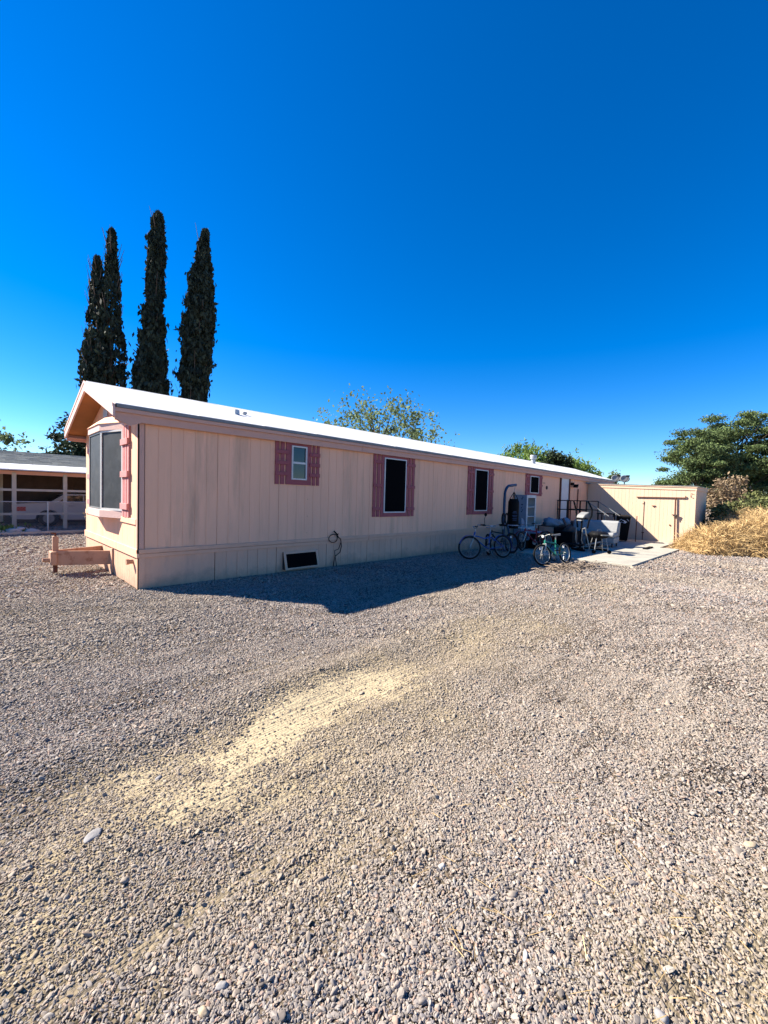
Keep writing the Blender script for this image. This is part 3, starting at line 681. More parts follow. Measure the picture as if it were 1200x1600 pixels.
MB().lathe([(.03, 0), (.03, -.03)], (XS, -3.45, .66), 'x', 8).build('knob', M['rust'], shed)
MB().tube([(XS-.01, -4.28, 1.98), (XS-.02, -4.15, 2.05), (XS-.02, -4.13, 1.9), (XS-.02, -4.2, 1.85), (XS-.01, -4.24, 1.86)], .008, 4).build('wire_loop', M['rust'], shed)

# slab
sb_ = MB()
XSL = [10.0, 13.1, 16.3, 19.58]
for a_, b_ in zip(XSL[:-1], XSL[1:]):
    for y0, y1 in ((-4.36, -2.25), (-2.24, -0.05)):
        if a_ > 16 and y0 < -4: y0 = -3.75
        s1 = MB().hexa([(a_+.006, y0, G(a_, 0)-.1), (b_-.006, y0+(.05 if a_ > 16 else 0), G(b_, 0)-.1), (b_-.006, y1, G(b_, 0)-.1), (a_+.006, y1, G(a_, 0)-.1),
                  (a_+.006, y0, G(a_, 0)+.05), (b_-.006, y0+(.05 if a_ > 16 else 0), G(b_, 0)+.05), (b_-.006, y1, G(b_, 0)+.05), (a_+.006, y1, G(a_, 0)+.05)]).build('patio_slab', M['concrete'], None, .006)
        s1['kind'] = 'structure'
def GS(x): return G(x, 0)+.05

# satellite dishes on a roof mast
def dish(x, y, z, label, tilt):
    t_ = thing('satellite_dish', label, 'satellite dish', (x, y, z), group='satellite dishes above the shed roof')
    mb = MB(); n_ = 20; rings = []
    d = Vector((-.80, -.55, .25)).normalized(); s_ = d.cross(Vector((0, 0, 1))).normalized(); u_ = s_.cross(d)
    for back in (0, 1):
        for j, rr in enumerate((0.0, .09, .15, .20)):
            for k_ in range(n_):
                a = 2*math.pi*k_/n_
                p = s_*math.cos(a)*rr*1.12+u_*math.sin(a)*rr*.92 + d*(rr*rr*.9-(.012 if back else 0))
                mb.v.append(tuple(p+Vector((0, 0, .36))))
    for j in range(3):
        for k_ in range(n_):
            k2 = (k_+1) % n_
            mb.f.append((j*n_+k_, j*n_+k2, (j+1)*n_+k2, (j+1)*n_+k_)); o_ = 4*n_
            mb.f.append((o_+j*n_+k_, o_+(j+1)*n_+k_, o_+(j+1)*n_+k2, o_+j*n_+k2))
    for k_ in range(n_):
        k2 = (k_+1) % n_; mb.f.append((3*n_+k_, 3*n_+k2, 7*n_+k2, 7*n_+k_))
    mb.build('reflector', M['grey'], t_, smooth=True)
    MB().tube([(0, 0, 0), (0.03, .02, .3), Vector((0, 0, .36))-d*.03], .025, 6).build('mast', M['blackmetal'], t_)
    MB().tube([Vector((0, 0, .2)), d*.35+Vector((0, 0, .22)), d*.4+Vector((0, 0, .35))], .012, 5).build('feed_arm', M['blackmetal'], t_)
    c_ = d*.4+Vector((0, 0, .37)); MB().box(c_-Vector((.04, .07, .03)), c_+Vector((.04, .07, .05))).build('receiver', M['black'], t_)
dish(21.0, -.85, 2.42, 'grey satellite dish left of its twin, nearest the end of the white roof', 0)
dish(21.1, -1.22, 2.40, 'grey satellite dish right of its twin, standing on the shed roof', 0)

# ------------------------------------------------------------------ stairs and landing
st = thing('entry_landing', 'wooden landing with black metal railing below the white door', 'landing', (0, 0, 0))
xa, xb, yl = 15.9, 17.35, -1.22; ZL = .70
for i in range(8):
    a_ = -.04-i*.148
    B((xa-.02, a_-.14, ZL-.035), (xb+.02, a_, ZL), 'deck_board', M['darkwood'], st)
for i in range(7):
    a_ = -.05-i*.168
    B((xa-.015, a_-.16, GS(16)), (xa+.01, a_, ZL-.04), 'skirt_board', M['darkwood'], st)
for i in range(8):
    a_ = xa+.02+i*.178
    B((a_, yl-.015, GS(16)), (a_+.17, yl+.01, ZL-.04), 'skirt_board', M['darkwood'], st)
for i in range(3):
    zt = ZL-.2*(i+1)
    B((xa+.04, yl-.28*(i+1)-.01, zt-.03), (xb-.04, yl-.28*i-.02, zt), 'tread', M['darkwood'], st)
    B((xa+.06, yl-.28*(i+1)+.01, GS(16)), (xb-.06, yl-.28*i-.03, zt-.035), 'riser', M['darkwood'], st)
for x_ in (xa, xb):
    for y_ in (-.06, -.47, yl):
        MB().tube([(x_, y_, ZL-.6), (x_, y_, 1.60)], .022 if y_ != -.47 else .035, 6).build('post', M['blackmetal'], st)
    for z_ in (1.60, 1.22): MB().tube([(x_, -.03, z_), (x_, yl, z_)], .02, 6).build('railing', M['blackmetal'], st)
    MB().tube([(x_, yl, 1.60), (x_, -2.08, 1.02)], .02, 6).build('handrail', M['grey'], st)
    MB().tube([(x_, -1.93, 1.10), (x_, -1.93, GS(16))], .02, 6).build('post', M['grey'], st)
MB().tube([(xa, yl, 1.60), (xa+.45, yl, 1.60)], .016, 6).build('railing', M['blackmetal'], st)

# ------------------------------------------------------------------ bicycles
def bike(label, loc, rz, lean, r_, col, group=None, turn=0.0, fender=False, cruiser=False, wb=None, rim='chrome', saddle='black', suspension=False, mirror=False, lamp=False):
    t_ = thing('bicycle', label, 'bicycle', loc, 0, group)
    t_.rotation_euler = (lean, 0, rz); 
    wb = wb or r_*3.1
    xf, xr = wb/2, -wb/2
    def wheel(x, rot):
        w_ = bpy.data.objects.new('wheel', None); C.objects.link(w_); w_.parent = t_; w_.location = (x, 0, r_); w_.rotation_euler = (0, 0, rot)
        circ = lambda rr, n_: [(rr*math.cos(2*math.pi*k_/n_), 0, rr*math.sin(2*math.pi*k_/n_)) for k_ in range(n_)]
        MB().tube(circ(r_-.022, 28), .024, 6, closed=True).build('tyre', M['rubber'], w_, smooth=True)
        MB().tube(circ(r_-.05, 28), .012, 5, closed=True).build('rim', M[rim], w_, smooth=True)
        sp_ = MB()
        for k_ in range(18):
            a = 2*math.pi*k_/18; sp_.tube([(0.02*math.cos(a+1), .02*(-1)**k_, .02*math.sin(a+1)), ((r_-.05)*math.cos(a), 0, (r_-.05)*math.sin(a))], .0025, 3)
        sp_.build('spokes', M['chrome'], w_); MB().lathe([(.022, -.045), (.022, .045)], (0, 0, 0), 'y', 8).build('hub', M['grey'], w_)
        if lamp: B((.0, -.012, r_*.5), (.05, .012, r_*.5+.06), 'reflector', M['white'], w_)
        return w_
    wheel(xf, turn); wheel(xr, 0)
    seat_t = (xr*0.30, 0, r_*2.35); bb = (xr*.12, 0, r_*.85); hd = Vector((xf*.62, 0, r_*2.35)); hb = Vector((xf*.70, 0, r_*2.0))
    fr = MB(); tr_ = .017
    fr.tube([bb, seat_t], tr_, 6)
    if cruiser:
        fr.tube([Vector(seat_t)*.8, (xf*.1, 0, r_*1.75), (xf*.45, 0, r_*1.95), hb], .019, 6); fr.tube([bb, (xf*.1, 0, r_*1.05), (xf*.5, 0, r_*1.6), hb+Vector((0, 0, -.03))], .019, 6)
    else:
        fr.tube([(seat_t[0], 0, seat_t[2]*.84), hb+Vector((0, 0, .06))], .020, 6); fr.tube([bb, hb], .024, 6)
    for s_ in (-.05, .05):
        fr.tube([(bb[0], s_*.5, bb[2]), (xr, s_, r_)], .010, 5); fr.tube([(seat_t[0]*1.0, s_*.4, seat_t[2]*.8), (xr, s_, r_)], .010, 5)
    fr.tube([hb, hd], .024, 6)
    fr.build('frame', M[col], t_)
    fk = bpy.data.objects.new('front_fork', None); C.objects.link(fk); fk.parent = t_
    tv = Vector((math.cos(turn), math.sin(turn), 0)); sv = Vector((-math.sin(turn), math.cos(turn), 0))
    for s_ in (-.055, .055):
        MB().tube([hb+sv*s_, Vector((xf, 0, r_))+sv*s_], .017 if suspension else .013, 6).build('blade', M['chrome' if suspension or cruiser else col], fk)
    MB().tube([hb-sv*.06, hb+sv*.06], .018, 6).build('crown', M['chrome'], fk)
    st_ = hd+Vector((-.02, 0, .10))
    bars = MB(); bw = .29 if not cruiser else .33
    bars.tube([hd, st_], .014, 6)
    if cruiser: pts_ = [st_+sv*bw-tv*.16+Vector((0,0,.06)), st_+sv*bw*.7+Vector((0,0,.07)), st_+sv*.1, st_-sv*.1, st_-sv*bw*.7+Vector((0,0,.07)), st_-sv*bw-tv*.16+Vector((0,0,.06))]
    else: pts_ = [st_+sv*bw-tv*.03+Vector((0,0,.04)), st_+sv*.12+Vector((0,0,.03)), st_+tv*.03, st_-sv*.12+Vector((0,0,.03)), st_-sv*bw-tv*.03+Vector((0,0,.04))]
    bars.tube(pts_, .012, 6)
    hbars = bars.build('handlebar', M['chrome'], t_)
    for e_, d_ in ((pts_[0], pts_[1]), (pts_[-1], pts_[-2])):
        MB().tube([e_, e_+(d_-e_).normalized()*.11], .018, 6).build('grip', M['black'], t_)
        MB().tube([e_+(d_-e_).normalized()*.12, e_+(d_-e_).normalized()*.08+tv*.06-Vector((0,0,.03))], .006, 4).build('brake_lever', M['chrome'], t_)
    if mirror:
        MB().tube([pts_[0], pts_[0]+Vector((0, 0, .16)), pts_[0]+Vector((-.05, 0, .24))], .006, 4).build('mirror_stalk', M['black'], t_)
        c_ = pts_[0]+Vector((-.05, 0, .27)); MB().lathe([(.045, -.01), (.05, 0), (.045, .01)], c_, 'x', 10).build('mirror', M['black'], t_)
    if lamp:
        MB().lathe([(.03, 0), (.035, .04)], st_+tv*.05, 'x', 8).build('front_lamp', M['white'], t_)
    s3 = Vector(seat_t)
    MB().tube([s3, s3+Vector((-.02, 0, .10))], .013, 6).build('seat_post', M['chrome'], t_)
    z_ = s3.z+.12
    MB().hexa([(s3.x-.13, -.075, z_-.03), (s3.x+.13, -.02, z_-.02), (s3.x+.13, .02, z_-.02), (s3.x-.13, .075, z_-.03), (s3.x-.14, -.085, z_+.022), (s3.x+.14, -.016, z_+.012), (s3.x+.14, .016, z_+.012), (s3.x-.14, .085, z_+.03)]).build('saddle', M[saddle], t_, .012)
    cr_ = bpy.data.objects.new('crank', None); C.objects.link(cr_); cr_.parent = t_
    MB().lathe([(.075, -.052), (.075, -.048)], bb, 'y', 16).build('chainring', M['grey'], cr_)
    MB().tube([(bb[0]-.10, -.07, bb[2]-.12), (bb[0], -.06, bb[2])], .009, 5).build('crank_arm', M['grey'], cr_)
    MB().tube([(bb[0]+.10, .07, bb[2]+.12), (bb[0], .06, bb[2])], .009, 5).build('crank_arm', M['grey'], cr_)
    MB().box((bb[0]-.15, -.17, bb[2]-.135), (bb[0]-.06, -.08, bb[2]-.11)).build('pedal', M['black'], cr_)
    MB().box((bb[0]+.06, .08, bb[2]+.11), (bb[0]+.15, .17, bb[2]+.135)).build('pedal', M['black'], cr_)
    if fender:
        for cx_, a0, a1 in ((xf, .35, 2.6), (xr, .5, 3.3)):
            mb = MB(); N = 12; ro = r_+.03
            for j in range(N+1):
                a = a0+(a1-a0)*j/N
                for yy, dr2 in ((-.035, -.012), (0, 0), (.035, -.012)): mb.v.append((cx_+(ro+dr2)*math.cos(a), yy, r_+(ro+dr2)*math.sin(a)))
            for j in range(N):
                for q_ in range(2): mb.f.append((j*3+q_, j*3+q_+1, j*3+q_+4, j*3+q_+3))
            mb.build('fender', M[col], t_)
    MB().tube([(bb[0], .04, bb[2]), (bb[0]-.05, .16, .02)], .008, 4).build('kickstand', M['grey'], t_)
    return t_
BG = 'bicycles parked along the shaded side of the mobile home'
bike('blue cruiser bicycle with mirror, leftmost of the parked bicycles', (7.95, -1.42, G(8, 0)+.02), R(160), R(9), .305, 'blue', BG, R(-22), True, True, wb=1.12, rim='grey', mirror=True, lamp=False, saddle='grey')
bike('black mountain bicycle parked behind the blue cruiser', (9.05, -1.22, G(9, 0)+.02), R(168), R(7), .31, 'blackmetal', BG, R(30), False, False, wb=1.0, rim='black', lamp=True)
bike('dark red bicycle with chrome fork between punching bag and green bicycle', (10.75, -1.45, GS(10.7)), R(158), R(8), .30, 'redpaint', BG, R(25), True, False, wb=.98, saddle='grey', suspension=True, rim='grey')
bike('green kids bicycle at the edge of the sunlit gravel', (8.50, -3.02, G(8.5, 0)+.03), R(170), R(10), .262, 'green', BG, R(-18), False, False, wb=.98, lamp=True, suspension=True, saddle='grey')

# ------------------------------------------------------------------ punching bag
ps_ = thing('bag_stand', 'dark blue steel stand with curved arm holding the punching bag', 'punching bag stand', (9.92, -.8, G(9.9, 0)))
arc = [(0, 0, .1), (0, 0, 1.0), (0, 0, 1.66)]+[(.30-.30*math.cos(a), 0, 1.75+.32*math.sin(a)) for a in np.linspace(.2, 1.5, 7)]+[(.70, 0, 2.11)]
MB().tube(arc, .042, 10).build('arm', M['standblue'], ps_, smooth=True)
MB().tube([(0, 0, .9), (.25, -.02, .75), (.42, -.03, .3), (.45, -.03, .03)], .035, 8).build('leg', M['standblue'], ps_)
MB().tube([(0, 0, .06), (.9, .0, .04)], .035, 8).build('base_tube', M['standblue'], ps_)
MB().tube([(0, -.4, .04), (0, .4, .04)], .035, 8).build('base_tube', M['standblue'], ps_)
for x_ in (-.09, .12): MB().tube([(x_+.085*math.cos(a), -.03, 1.03+.17*math.sin(a)) for a in np.linspace(0, 6.28, 17)[:-1]], .02, 6, closed=True).build('weight_ring', M['black'], ps_)
bg_ = thing('punching_bag', 'long black punching bag hanging from the blue stand', 'punching bag', (10.52, -.8, G(10, 0)))
MB().lathe([(.05, .70), (.165, .71), (.175, .80), (.175, 1.3), (.17, 1.56), (.13, 1.66)], (0, 0, 0), 'z', 20).build('bag_body', M['black'], bg_, smooth=False)
MB().lathe([(.1775, .80), (.1775, .83)], (0, 0, 0), 'z', 20).build('band', M['mark'], bg_)
for a in (0.3, 1.9, 3.4, 5): MB().tube([(.13*math.cos(a), .13*math.sin(a), 1.65), (0, 0, 1.88)], .012, 4).build('strap', M['black'], bg_)
MB().tube([(0, 0, 1.86), (0.06, 0, 2.10)], .008, 4).build('chain', M['chrome'], bg_)
lg = MB()
for i, (z_, wd) in enumerate(((1.24, .05), (1.20, .07), (1.12, .08), (1.08, .06), (1.02, .07), (.97, .06))):
    a = 3.9; c_ = (.180*math.cos(a), .180*math.sin(a)); tx, ty = -math.sin(a), math.cos(a)
    lg.hexa([(c_[0]-tx*wd, c_[1]-ty*wd, z_), (c_[0]+tx*wd, c_[1]+ty*wd, z_), (c_[0]*.9+tx*wd, c_[1]*.9+ty*wd, z_), (c_[0]*.9-tx*wd, c_[1]*.9-ty*wd, z_),
             (c_[0]-tx*wd, c_[1]-ty*wd, z_+.025), (c_[0]+tx*wd, c_[1]+ty*wd, z_+.025), (c_[0]*.9+tx*wd, c_[1]*.9+ty*wd, z_+.025), (c_[0]*.9-tx*wd, c_[1]*.9-ty*wd, z_+.025)])
lg.build('faded_print', M['darkmark'], bg_)

# bookcase
bc = thing('bookcase', 'tall narrow white bookcase standing against the pink wall', 'bookcase', (12.1, -.48, GS(12)))
B((-.02, 0, 0), (0, .44, 1.78), 'side_panel', M['greyblue'], bc)
B((.74, 0, 0), (.76, .44, 1.78), 'side_panel', M['offwhite'], bc)
B((0, .42, 0), (.74, .44, 1.78), 'back_panel', M['offwhite'], bc)
MB().box((0, -.012, .0), (.09, 0, 1.78)).box((.65, -.012, 0), (.74, 0, 1.78)).box((.09, -.012, 1.68), (.65, 0, 1.78)).build('face_frame', M['offwhite'], bc)
for z_ in (.62, 1.0, 1.34, 1.74): B((0, 0, z_), (.74, .42, z_+.022), 'shelf', M['offwhite'], bc)
B((.09, -.02, .04), (.65, -.002, .62), 'door', M['offwhite'], bc)
dk = MB()
for i, z_ in enumerate((1.68, 1.62, 1.55, 1.42, 1.36, 1.30, 1.22, 1.16, 1.08, .9)): dk.box((-.024, .12+.02*(i % 3), z_), (-.02, .16+.03*(i % 2), z_+.035))
dk.build('side_sticker', M['darkmark'], bc)

# elliptical trainer
el = thing('elliptical_trainer', 'silver and black elliptical exercise machine between landing and grill', 'exercise machine', (12.3, -2.35, GS(12)), R(-28))
for y_ in (-.28, .28):
    MB().tube([(-.10, y_*.75, .75), (-.03, y_*.8, .45), (.03, y_, .08)], .019, 7).build('swing_leg', M['chrome'], el)
    MB().tube([(-.10, y_*.75, .75), (-.14, y_*.5, .72), (-.16, y_*.45, .35), (-.05, y_*.45, .06)], .017, 7).build('swing_leg', M['chrome'], el)
    MB().tube([(-.02, y_*.75, .74), (-.02, y_*.95, 1.0), (.02, y_*1.15, 1.15), (.0, y_*1.25, 1.35), (-.14, y_*1.1, 1.62)], .026, 7).build('handlebar', M['black'], el)
    B((-.55, y_*.55-.07, .18), (-.1, y_*.55+.07, .22), 'foot_pedal', M['black'], el, .01)
    MB().tube([(-.05, y_*.6, .2), (.65, y_*.6, .30)], .025, 6).build('pedal_arm', M['grey'], el)
MB().tube([(-.08, 0, .1), (-.05, 0, 1.05)], .03, 8).build('upright', M['black'], el)
MB().hexa([(-.16, -.15, 1.06), (.02, -.15, 1.08), (.02, .15, 1.08), (-.16, .15, 1.06), (-.10, -.17, 1.17), (.08, -.17, 1.27), (.08, .17, 1.27), (-.10, .17, 1.17)]).build('console', M['grey'], el, .02)
B((-.13, -.17, 1.02), (.05, .17, 1.055), 'console_base', M['black'], el, .01)
B((-.17, -.10, .975), (-.05, .10, 1.0), 'console_tray', M['grey'], el)
MB().lathe([(.28, -.05), (.30, 0), (.28, .05)], (.45, 0, .35), 'y', 18).build('flywheel_cover', M['black'], el)
B((-.2, -.28, 0), (-.12, .28, .06), 'foot_bar', M['black'], el, .01)
B((.7, -.28, 0), (.78, .28, .06), 'foot_bar', M['black'], el, .01)
B((-.2, -.03, .04), (.78, .03, .10), 'base_beam', M['black'], el)

# grill
gr = thing('charcoal_grill', 'small black barbecue grill on splayed silver legs at the slab edge', 'grill', (12.05, -2.93, GS(12)), R(-45))
MB().lathe([(.12, .46), (.24, .50), (.265, .56), (.265, .585)], (0, 0, 0), 'z', 20).build('bowl', M['black'], gr)
MB().lathe([(.27, .585), (.262, .63), (.20, .675), (.10, .69)], (0, 0, 0), 'z', 20).build('lid', M['blackmetal'], gr)
MB().tube([(-.06, 0, .69), (-.06, 0, .74), (.06, 0, .74), (.06, 0, .69)], .008, 5).build('lid_handle', M['chrome'], gr)
MB().box((-.10, -.37, .57), (.10, -.27, .60)).build('side_handle', M['chrome'], gr)
for i, (x_, y_) in enumerate(((.2, .14), (-.2, .14), (.2, -.14), (-.2, -.14))):
    lgm = MB().tube([(x_*.7, y_*.8, .50), (x_*1.15, y_*1.3, .02)], .014, 6).build('leg', M['chrome'], gr)
MB().lathe([(.06, -.02), (.06, .02)], (.24, -.18, .06), 'y', 12).build('wheel', M['black'], gr)
MB().lathe([(.06, -.02), (.06, .02)], (-.24, -.18, .06), 'y', 12).build('wheel', M['black'], gr)
MB().tube([(-.2, -.17, .17), (.2, -.17, .17)], .006, 4).tube([(-.2, .17, .17), (.2, .17, .17)], .006, 4).build('lower_rack', M['chrome'], gr)

# sofa
sf = thing('sofa', 'worn pale grey two-seat sofa outside beside the black bin', 'sofa', (14.6, -1.95, GS(14.6)), R(4))
B((-.35, -.78, .14), (.45, .78, .36), 'base', M['fabric'], sf, .03)
for y_ in (-.42, .36): B((-.42, y_-.36, .36), (.25, y_+.38, .52), 'seat_cushion', M['fabric'], sf, .05)
MB().hexa([(.12, -.78, .5), (.45, -.78, .3), (.45, .78, .3), (.12, .78, .5), (.26, -.8, .92), (.50, -.8, .94), (.50, .8, .94), (.26, .8, .92)]).build('backrest', M['fabric'], sf, .05)
for x_ in (-.3, .4):
    for y_ in (-.7, .7): MB().tube([(x_, y_, 0), (x_, y_, .15)], .025, 6).build('leg', M['darkwood'], sf)
# bin
bn = thing('wheelie_bin', 'tall black wheeled rubbish bin with closed lid by the shed wall', 'bin', (17.8, -2.05, GS(17.9)), R(24))
MB().hexa([(-.22, -.20, .05), (.24, -.20, .05), (.24, .20, .05), (-.22, .20, .05), (-.33, -.27, 1.02), (.28, -.27, 1.02), (.28, .27, 1.02), (-.33, .27, 1.02)]).build('body', M['black'], bn, .02)
MB().hexa([(-.37, -.30, 1.02), (.32, -.31, 1.02), (.32, .31, 1.02), (-.37, .30, 1.02), (-.33, -.26, 1.08), (.30, -.29, 1.12), (.30, .29, 1.12), (-.33, .26, 1.08)]).build('lid', M['black'], bn, .015)
MB().tube([(.36, -.36, 1.05), (.36, .3, 1.05)], .018, 6).build('handle', M['black'], bn)
for y_ in (-.22, .22): MB().lathe([(.11, -.03), (.11, .03)], (.25, y_, .11), 'y', 14).build('wheel', M['rubber'], bn)
lg = MB()
def pl(pts_, th=.012):
    for (y0, z0), (y1, z1) in zip(pts_[:-1], pts_[1:]):
        f0 = -.338+(1.02-z0)*.113-.004; f1 = -.338+(1.02-z1)*.113-.004
        lg.hexa([(f0, y0, z0-th), (f1, y1, z1-th), (f1+.003, y1, z1-th), (f0+.003, y0, z0-th), (f0, y0, z0+th), (f1, y1, z1+th), (f1+.003, y1, z1+th), (f0+.003, y0, z0+th)])
pl([(.16, .88), (.08, .95), (.01, .89), (-.03, .91), (-.08, .87)]); pl([(-.13, .95), (-.21, .88)])
pl([(.18, .80), (.14, .84), (.10, .80), (.06, .84), (.02, .80)]); pl([(-.01, .80), (-.05, .86), (-.10, .80), (-.01, .80)], .018); pl([(-.08, .84), (-.14, .84), (-.14, .79)], .015)
lg.build('emblem', M['mark'], bn)
MB().tube([(.30, -.42, .0), (.30, -.42, .98)], .015, 5).build('prop_pipe', M['rust'], bn) if False else None
pp = MB().tube([(18.2, -2.5, GS(18)), (18.25, -2.5, 1.02)], .018, 6).build('leaning_pipe', M['rust']); tag(pp, 'thin rusty pipe standing just right of the black bin', 'pipe')
# dark folding table beyond stairs
tb = thing('side_table', 'dark table with a flat top beyond the stair rails', 'table', (18.9, -1.2, GS(18.9)))
B((-.3, -.42, 1.10), (.3, .42, 1.14), 'tabletop', M['black'], tb)
B((-.25, -.36, .75), (.25, .36, .79), 'shelf', M['darkwood'], tb)
for x_ in (-.26, .26):
    for y_ in (-.36, .36): B((x_-.02, y_-.02, 0), (x_+.02, y_+.02, 1.10), 'leg', M['black'], tb)
# folding table with cloths, near the landing
ft = thing('folding_table', 'dark table loaded with pale cloths against the wall', 'table', (14.0, -.75, GS(14)))
B((-.9, -.35, .66), (.9, .35, .70), 'tabletop', M['darkwood'], ft)
for x_ in (-.8, .8):
    for y_ in (-.3, .3): MB().tube([(x_, y_, 0), (x_, y_, .66)], .02, 6).build('leg', M['blackmetal'], ft)
B((-.85, -.34, .05), (.85, -.31, .62), 'apron', M['black'], ft)
def blob(name, loc, sx, sy, sz, m_, label, cat, seed, group=None, rough=.18):
    bm = bmesh.new(); bmesh.ops.create_icosphere(bm, subdivisions=3, radius=1)
    r_ = random.Random(seed); ph = [r_.uniform(0, 6) for _ in range(6)]
    for v in bm.verts:
        c = v.co; k_ = 1+rough*(math.sin(c.x*3+ph[0])*math.sin(c.y*4+ph[1])+.6*math.sin(c.z*7+c.x*5+ph[2])+.4*math.sin(c.y*9+ph[3]))
        v.co = Vector((c.x*sx*k_, c.y*sy*k_, max(c.z*k_, -.45)*sz+.45*sz))
    me = bpy.data.meshes.new(name); bm.to_mesh(me); bm.free(); me.materials.append(m_)
    for p in me.polygons: p.use_smooth = True
    o = bpy.data.objects.new(name, me); C.objects.link(o); o.location = loc
    if label: tag(o, label, cat, group)
    return o
zt = GS(14)+.70
blob('cloth_bundle', (13.45, -.8, zt), .34, .26, .20, M['cloth'], 'pale blue cloth bundle on the left end of the dark table', 'cloth', 1)
blob('cloth_bundle', (14.05, -.75, zt), .36, .24, .13, M['fabric'], 'flat greyish cloth bundle in the middle of the dark table', 'cloth', 2)
blob('cloth_bundle', (14.6, -.85, zt), .26, .24, .17, M['cloth'], 'bluish cloth bundle at the right end of the dark table', 'cloth', 3)
# laundry basket and box near the bag
bs = thing('laundry_basket', 'ribbed pale blue plastic basket under the punching bag', 'basket', (11.0, -.95, GS(11)))
for k_ in range(20):
    a = 2*math.pi*k_/20
    MB().tube([(.17*math.cos(a), .17*math.sin(a), .30), (.21*math.cos(a), .21*math.sin(a), .66)], .012, 4).build('rib', M['greyblue'], bs)
MB().tube([(.21*math.cos(a), .21*math.sin(a), .67) for a in np.linspace(0, 6.28, 19)[:-1]], .018, 6, closed=True).build('rim', M['offwhite'], bs)
MB().lathe([(.17, .28), (.19, .31)], (0, 0, 0), 'z', 18).build('base', M['greyblue'], bs)
MB().lathe([(.15, 0), (.17, .28)], (0, 0, 0), 'z', 12).build('stand', M['black'], bs)
cb = thing('storage_chest', 'dark storage chest with pale blue lid behind the red bicycle', 'chest', (11.55, -1.05, GS(11.5)))
B((-.40, -.28, 0), (.40, .28, .50), 'body', M['black'], cb, .01); B((-.43, -.31, .50), (.43, .31, .545), 'lid', M['greyblue'], cb, .01)
# pale board leaning in front of the bookcase
lb = MB().prism([(11.55, -.60, GS(11.5)+.3)]+[(11.55+.30*math.cos(a), -.58, .55+.40*math.sin(a)) for a in np.linspace(1.57, 0, 7)]+[(11.85, -.6, GS(11.5)+.3)], (0, .03, 0)).build('curved_board', M['greyblue'])
tag(lb, 'pale blue rounded board leaning between punching bag and bookcase', 'board')
pk = MB().hexa([(14.35, -1.36, GS(14)), (14.5, -1.36, GS(14)), (14.5, -1.33, GS(14)), (14.35, -1.33, GS(14)), (13.55, -1.2, .92), (13.68, -1.2, .95), (13.68, -1.17, .95), (13.55, -1.17, .92)]).build('leaning_plank', M['darkwood'])
tag(pk, 'dark plank leaning diagonally in front of the landing', 'plank')
crate = thing('junk_box', 'black open crate of dark junk under the leaning plank', 'crate', (13.3, -1.55, GS(13)))
B((-.5, -.3, 0), (.5, .3, .04), 'base', M['black'], crate)
for a_, b_ in (((-.5, -.3), (.5, -.27)), ((-.5, .27), (.5, .3)), ((-.5, -.27), (-.47, .27)), ((.47, -.27), (.5, .27))): B((a_[0], a_[1], .04), (b_[0], b_[1], .55), 'side', M['black'], crate)
blob('contents', (0, 0, .35), .4, .22, .25, M['darkwood'], None, None, 9).parent = crate
bt = thing('metal_bottle', 'small pale metal canister on the landing behind the trainer', 'canister', (16.1, -.95, ZL))
MB().lathe([(.06, 0), (.06, .16), (.03, .20), (.03, .24)], (0, 0, 0), 'z', 12).build('bottle_body', M['hitch'], bt); MB().lathe([(.035, .24), (.035, .27)], (0, 0, 0), 'z', 10).build('cap', M['offwhite'], bt)
MB().lathe([(.16, -.02), (.16, .02)], (0, 0, 0), 'z', 4) and None
pt = MB().box((14.9, -3.62, GS(15)), (15.9, -3.50, GS(15)+.035)).build('dark_board', M['black']); tag(pt, 'flat black board lying on the sunlit slab', 'board')
pt.rotation_euler = (0, 0, 0)

# twigs near the green bicycle
tw = MB()
for i in range(170):
    x_, y_ = 8.15+rnd.gauss(0, .50), -3.50+rnd.gauss(0, .16)
    x_ += (y_+3.4)*-.6
    a = rnd.uniform(0, 6.28); l_ = rnd.uniform(.08, .35); z_ = float(gz(x_, y_))+.03+rnd.uniform(0, .09)
    tw.tube([(x_, y_, z_), (x_+math.cos(a)*l_*.5, y_+math.sin(a)*l_*.5, z_+rnd.uniform(0, .04)), (x_+math.cos(a)*l_, y_+math.sin(a)*l_, max(float(gz(x_, y_))+.015, z_-rnd.uniform(0, .05)))], rnd.uniform(.004, .012), 4)
tag(tw.build('brushwood', M['twig']), 'loose brushwood and twigs under the green bicycle', 'twigs', kind='stuff')
for i, (x_, y_, a, l_, lab) in enumerate(((8.05, -3.72, .3, .6, 'pale bare stick lying right below the twigs'), (8.9, -4.1, 2.6, .5, 'short dark stick on the gravel by the slab corner'))):
    o = MB().tube([(x_, y_, float(gz(x_, y_))+.04), (x_+math.cos(a)*l_*.5, y_+math.sin(a)*l_*.5, float(gz(x_, y_))+.06), (x_+math.cos(a)*l_, y_+math.sin(a)*l_, float(gz(x_, y_))+.03)], .022 if i == 0 else .012, 6, .012).build('stick', M['twig'])
    tag(o, lab, 'stick')

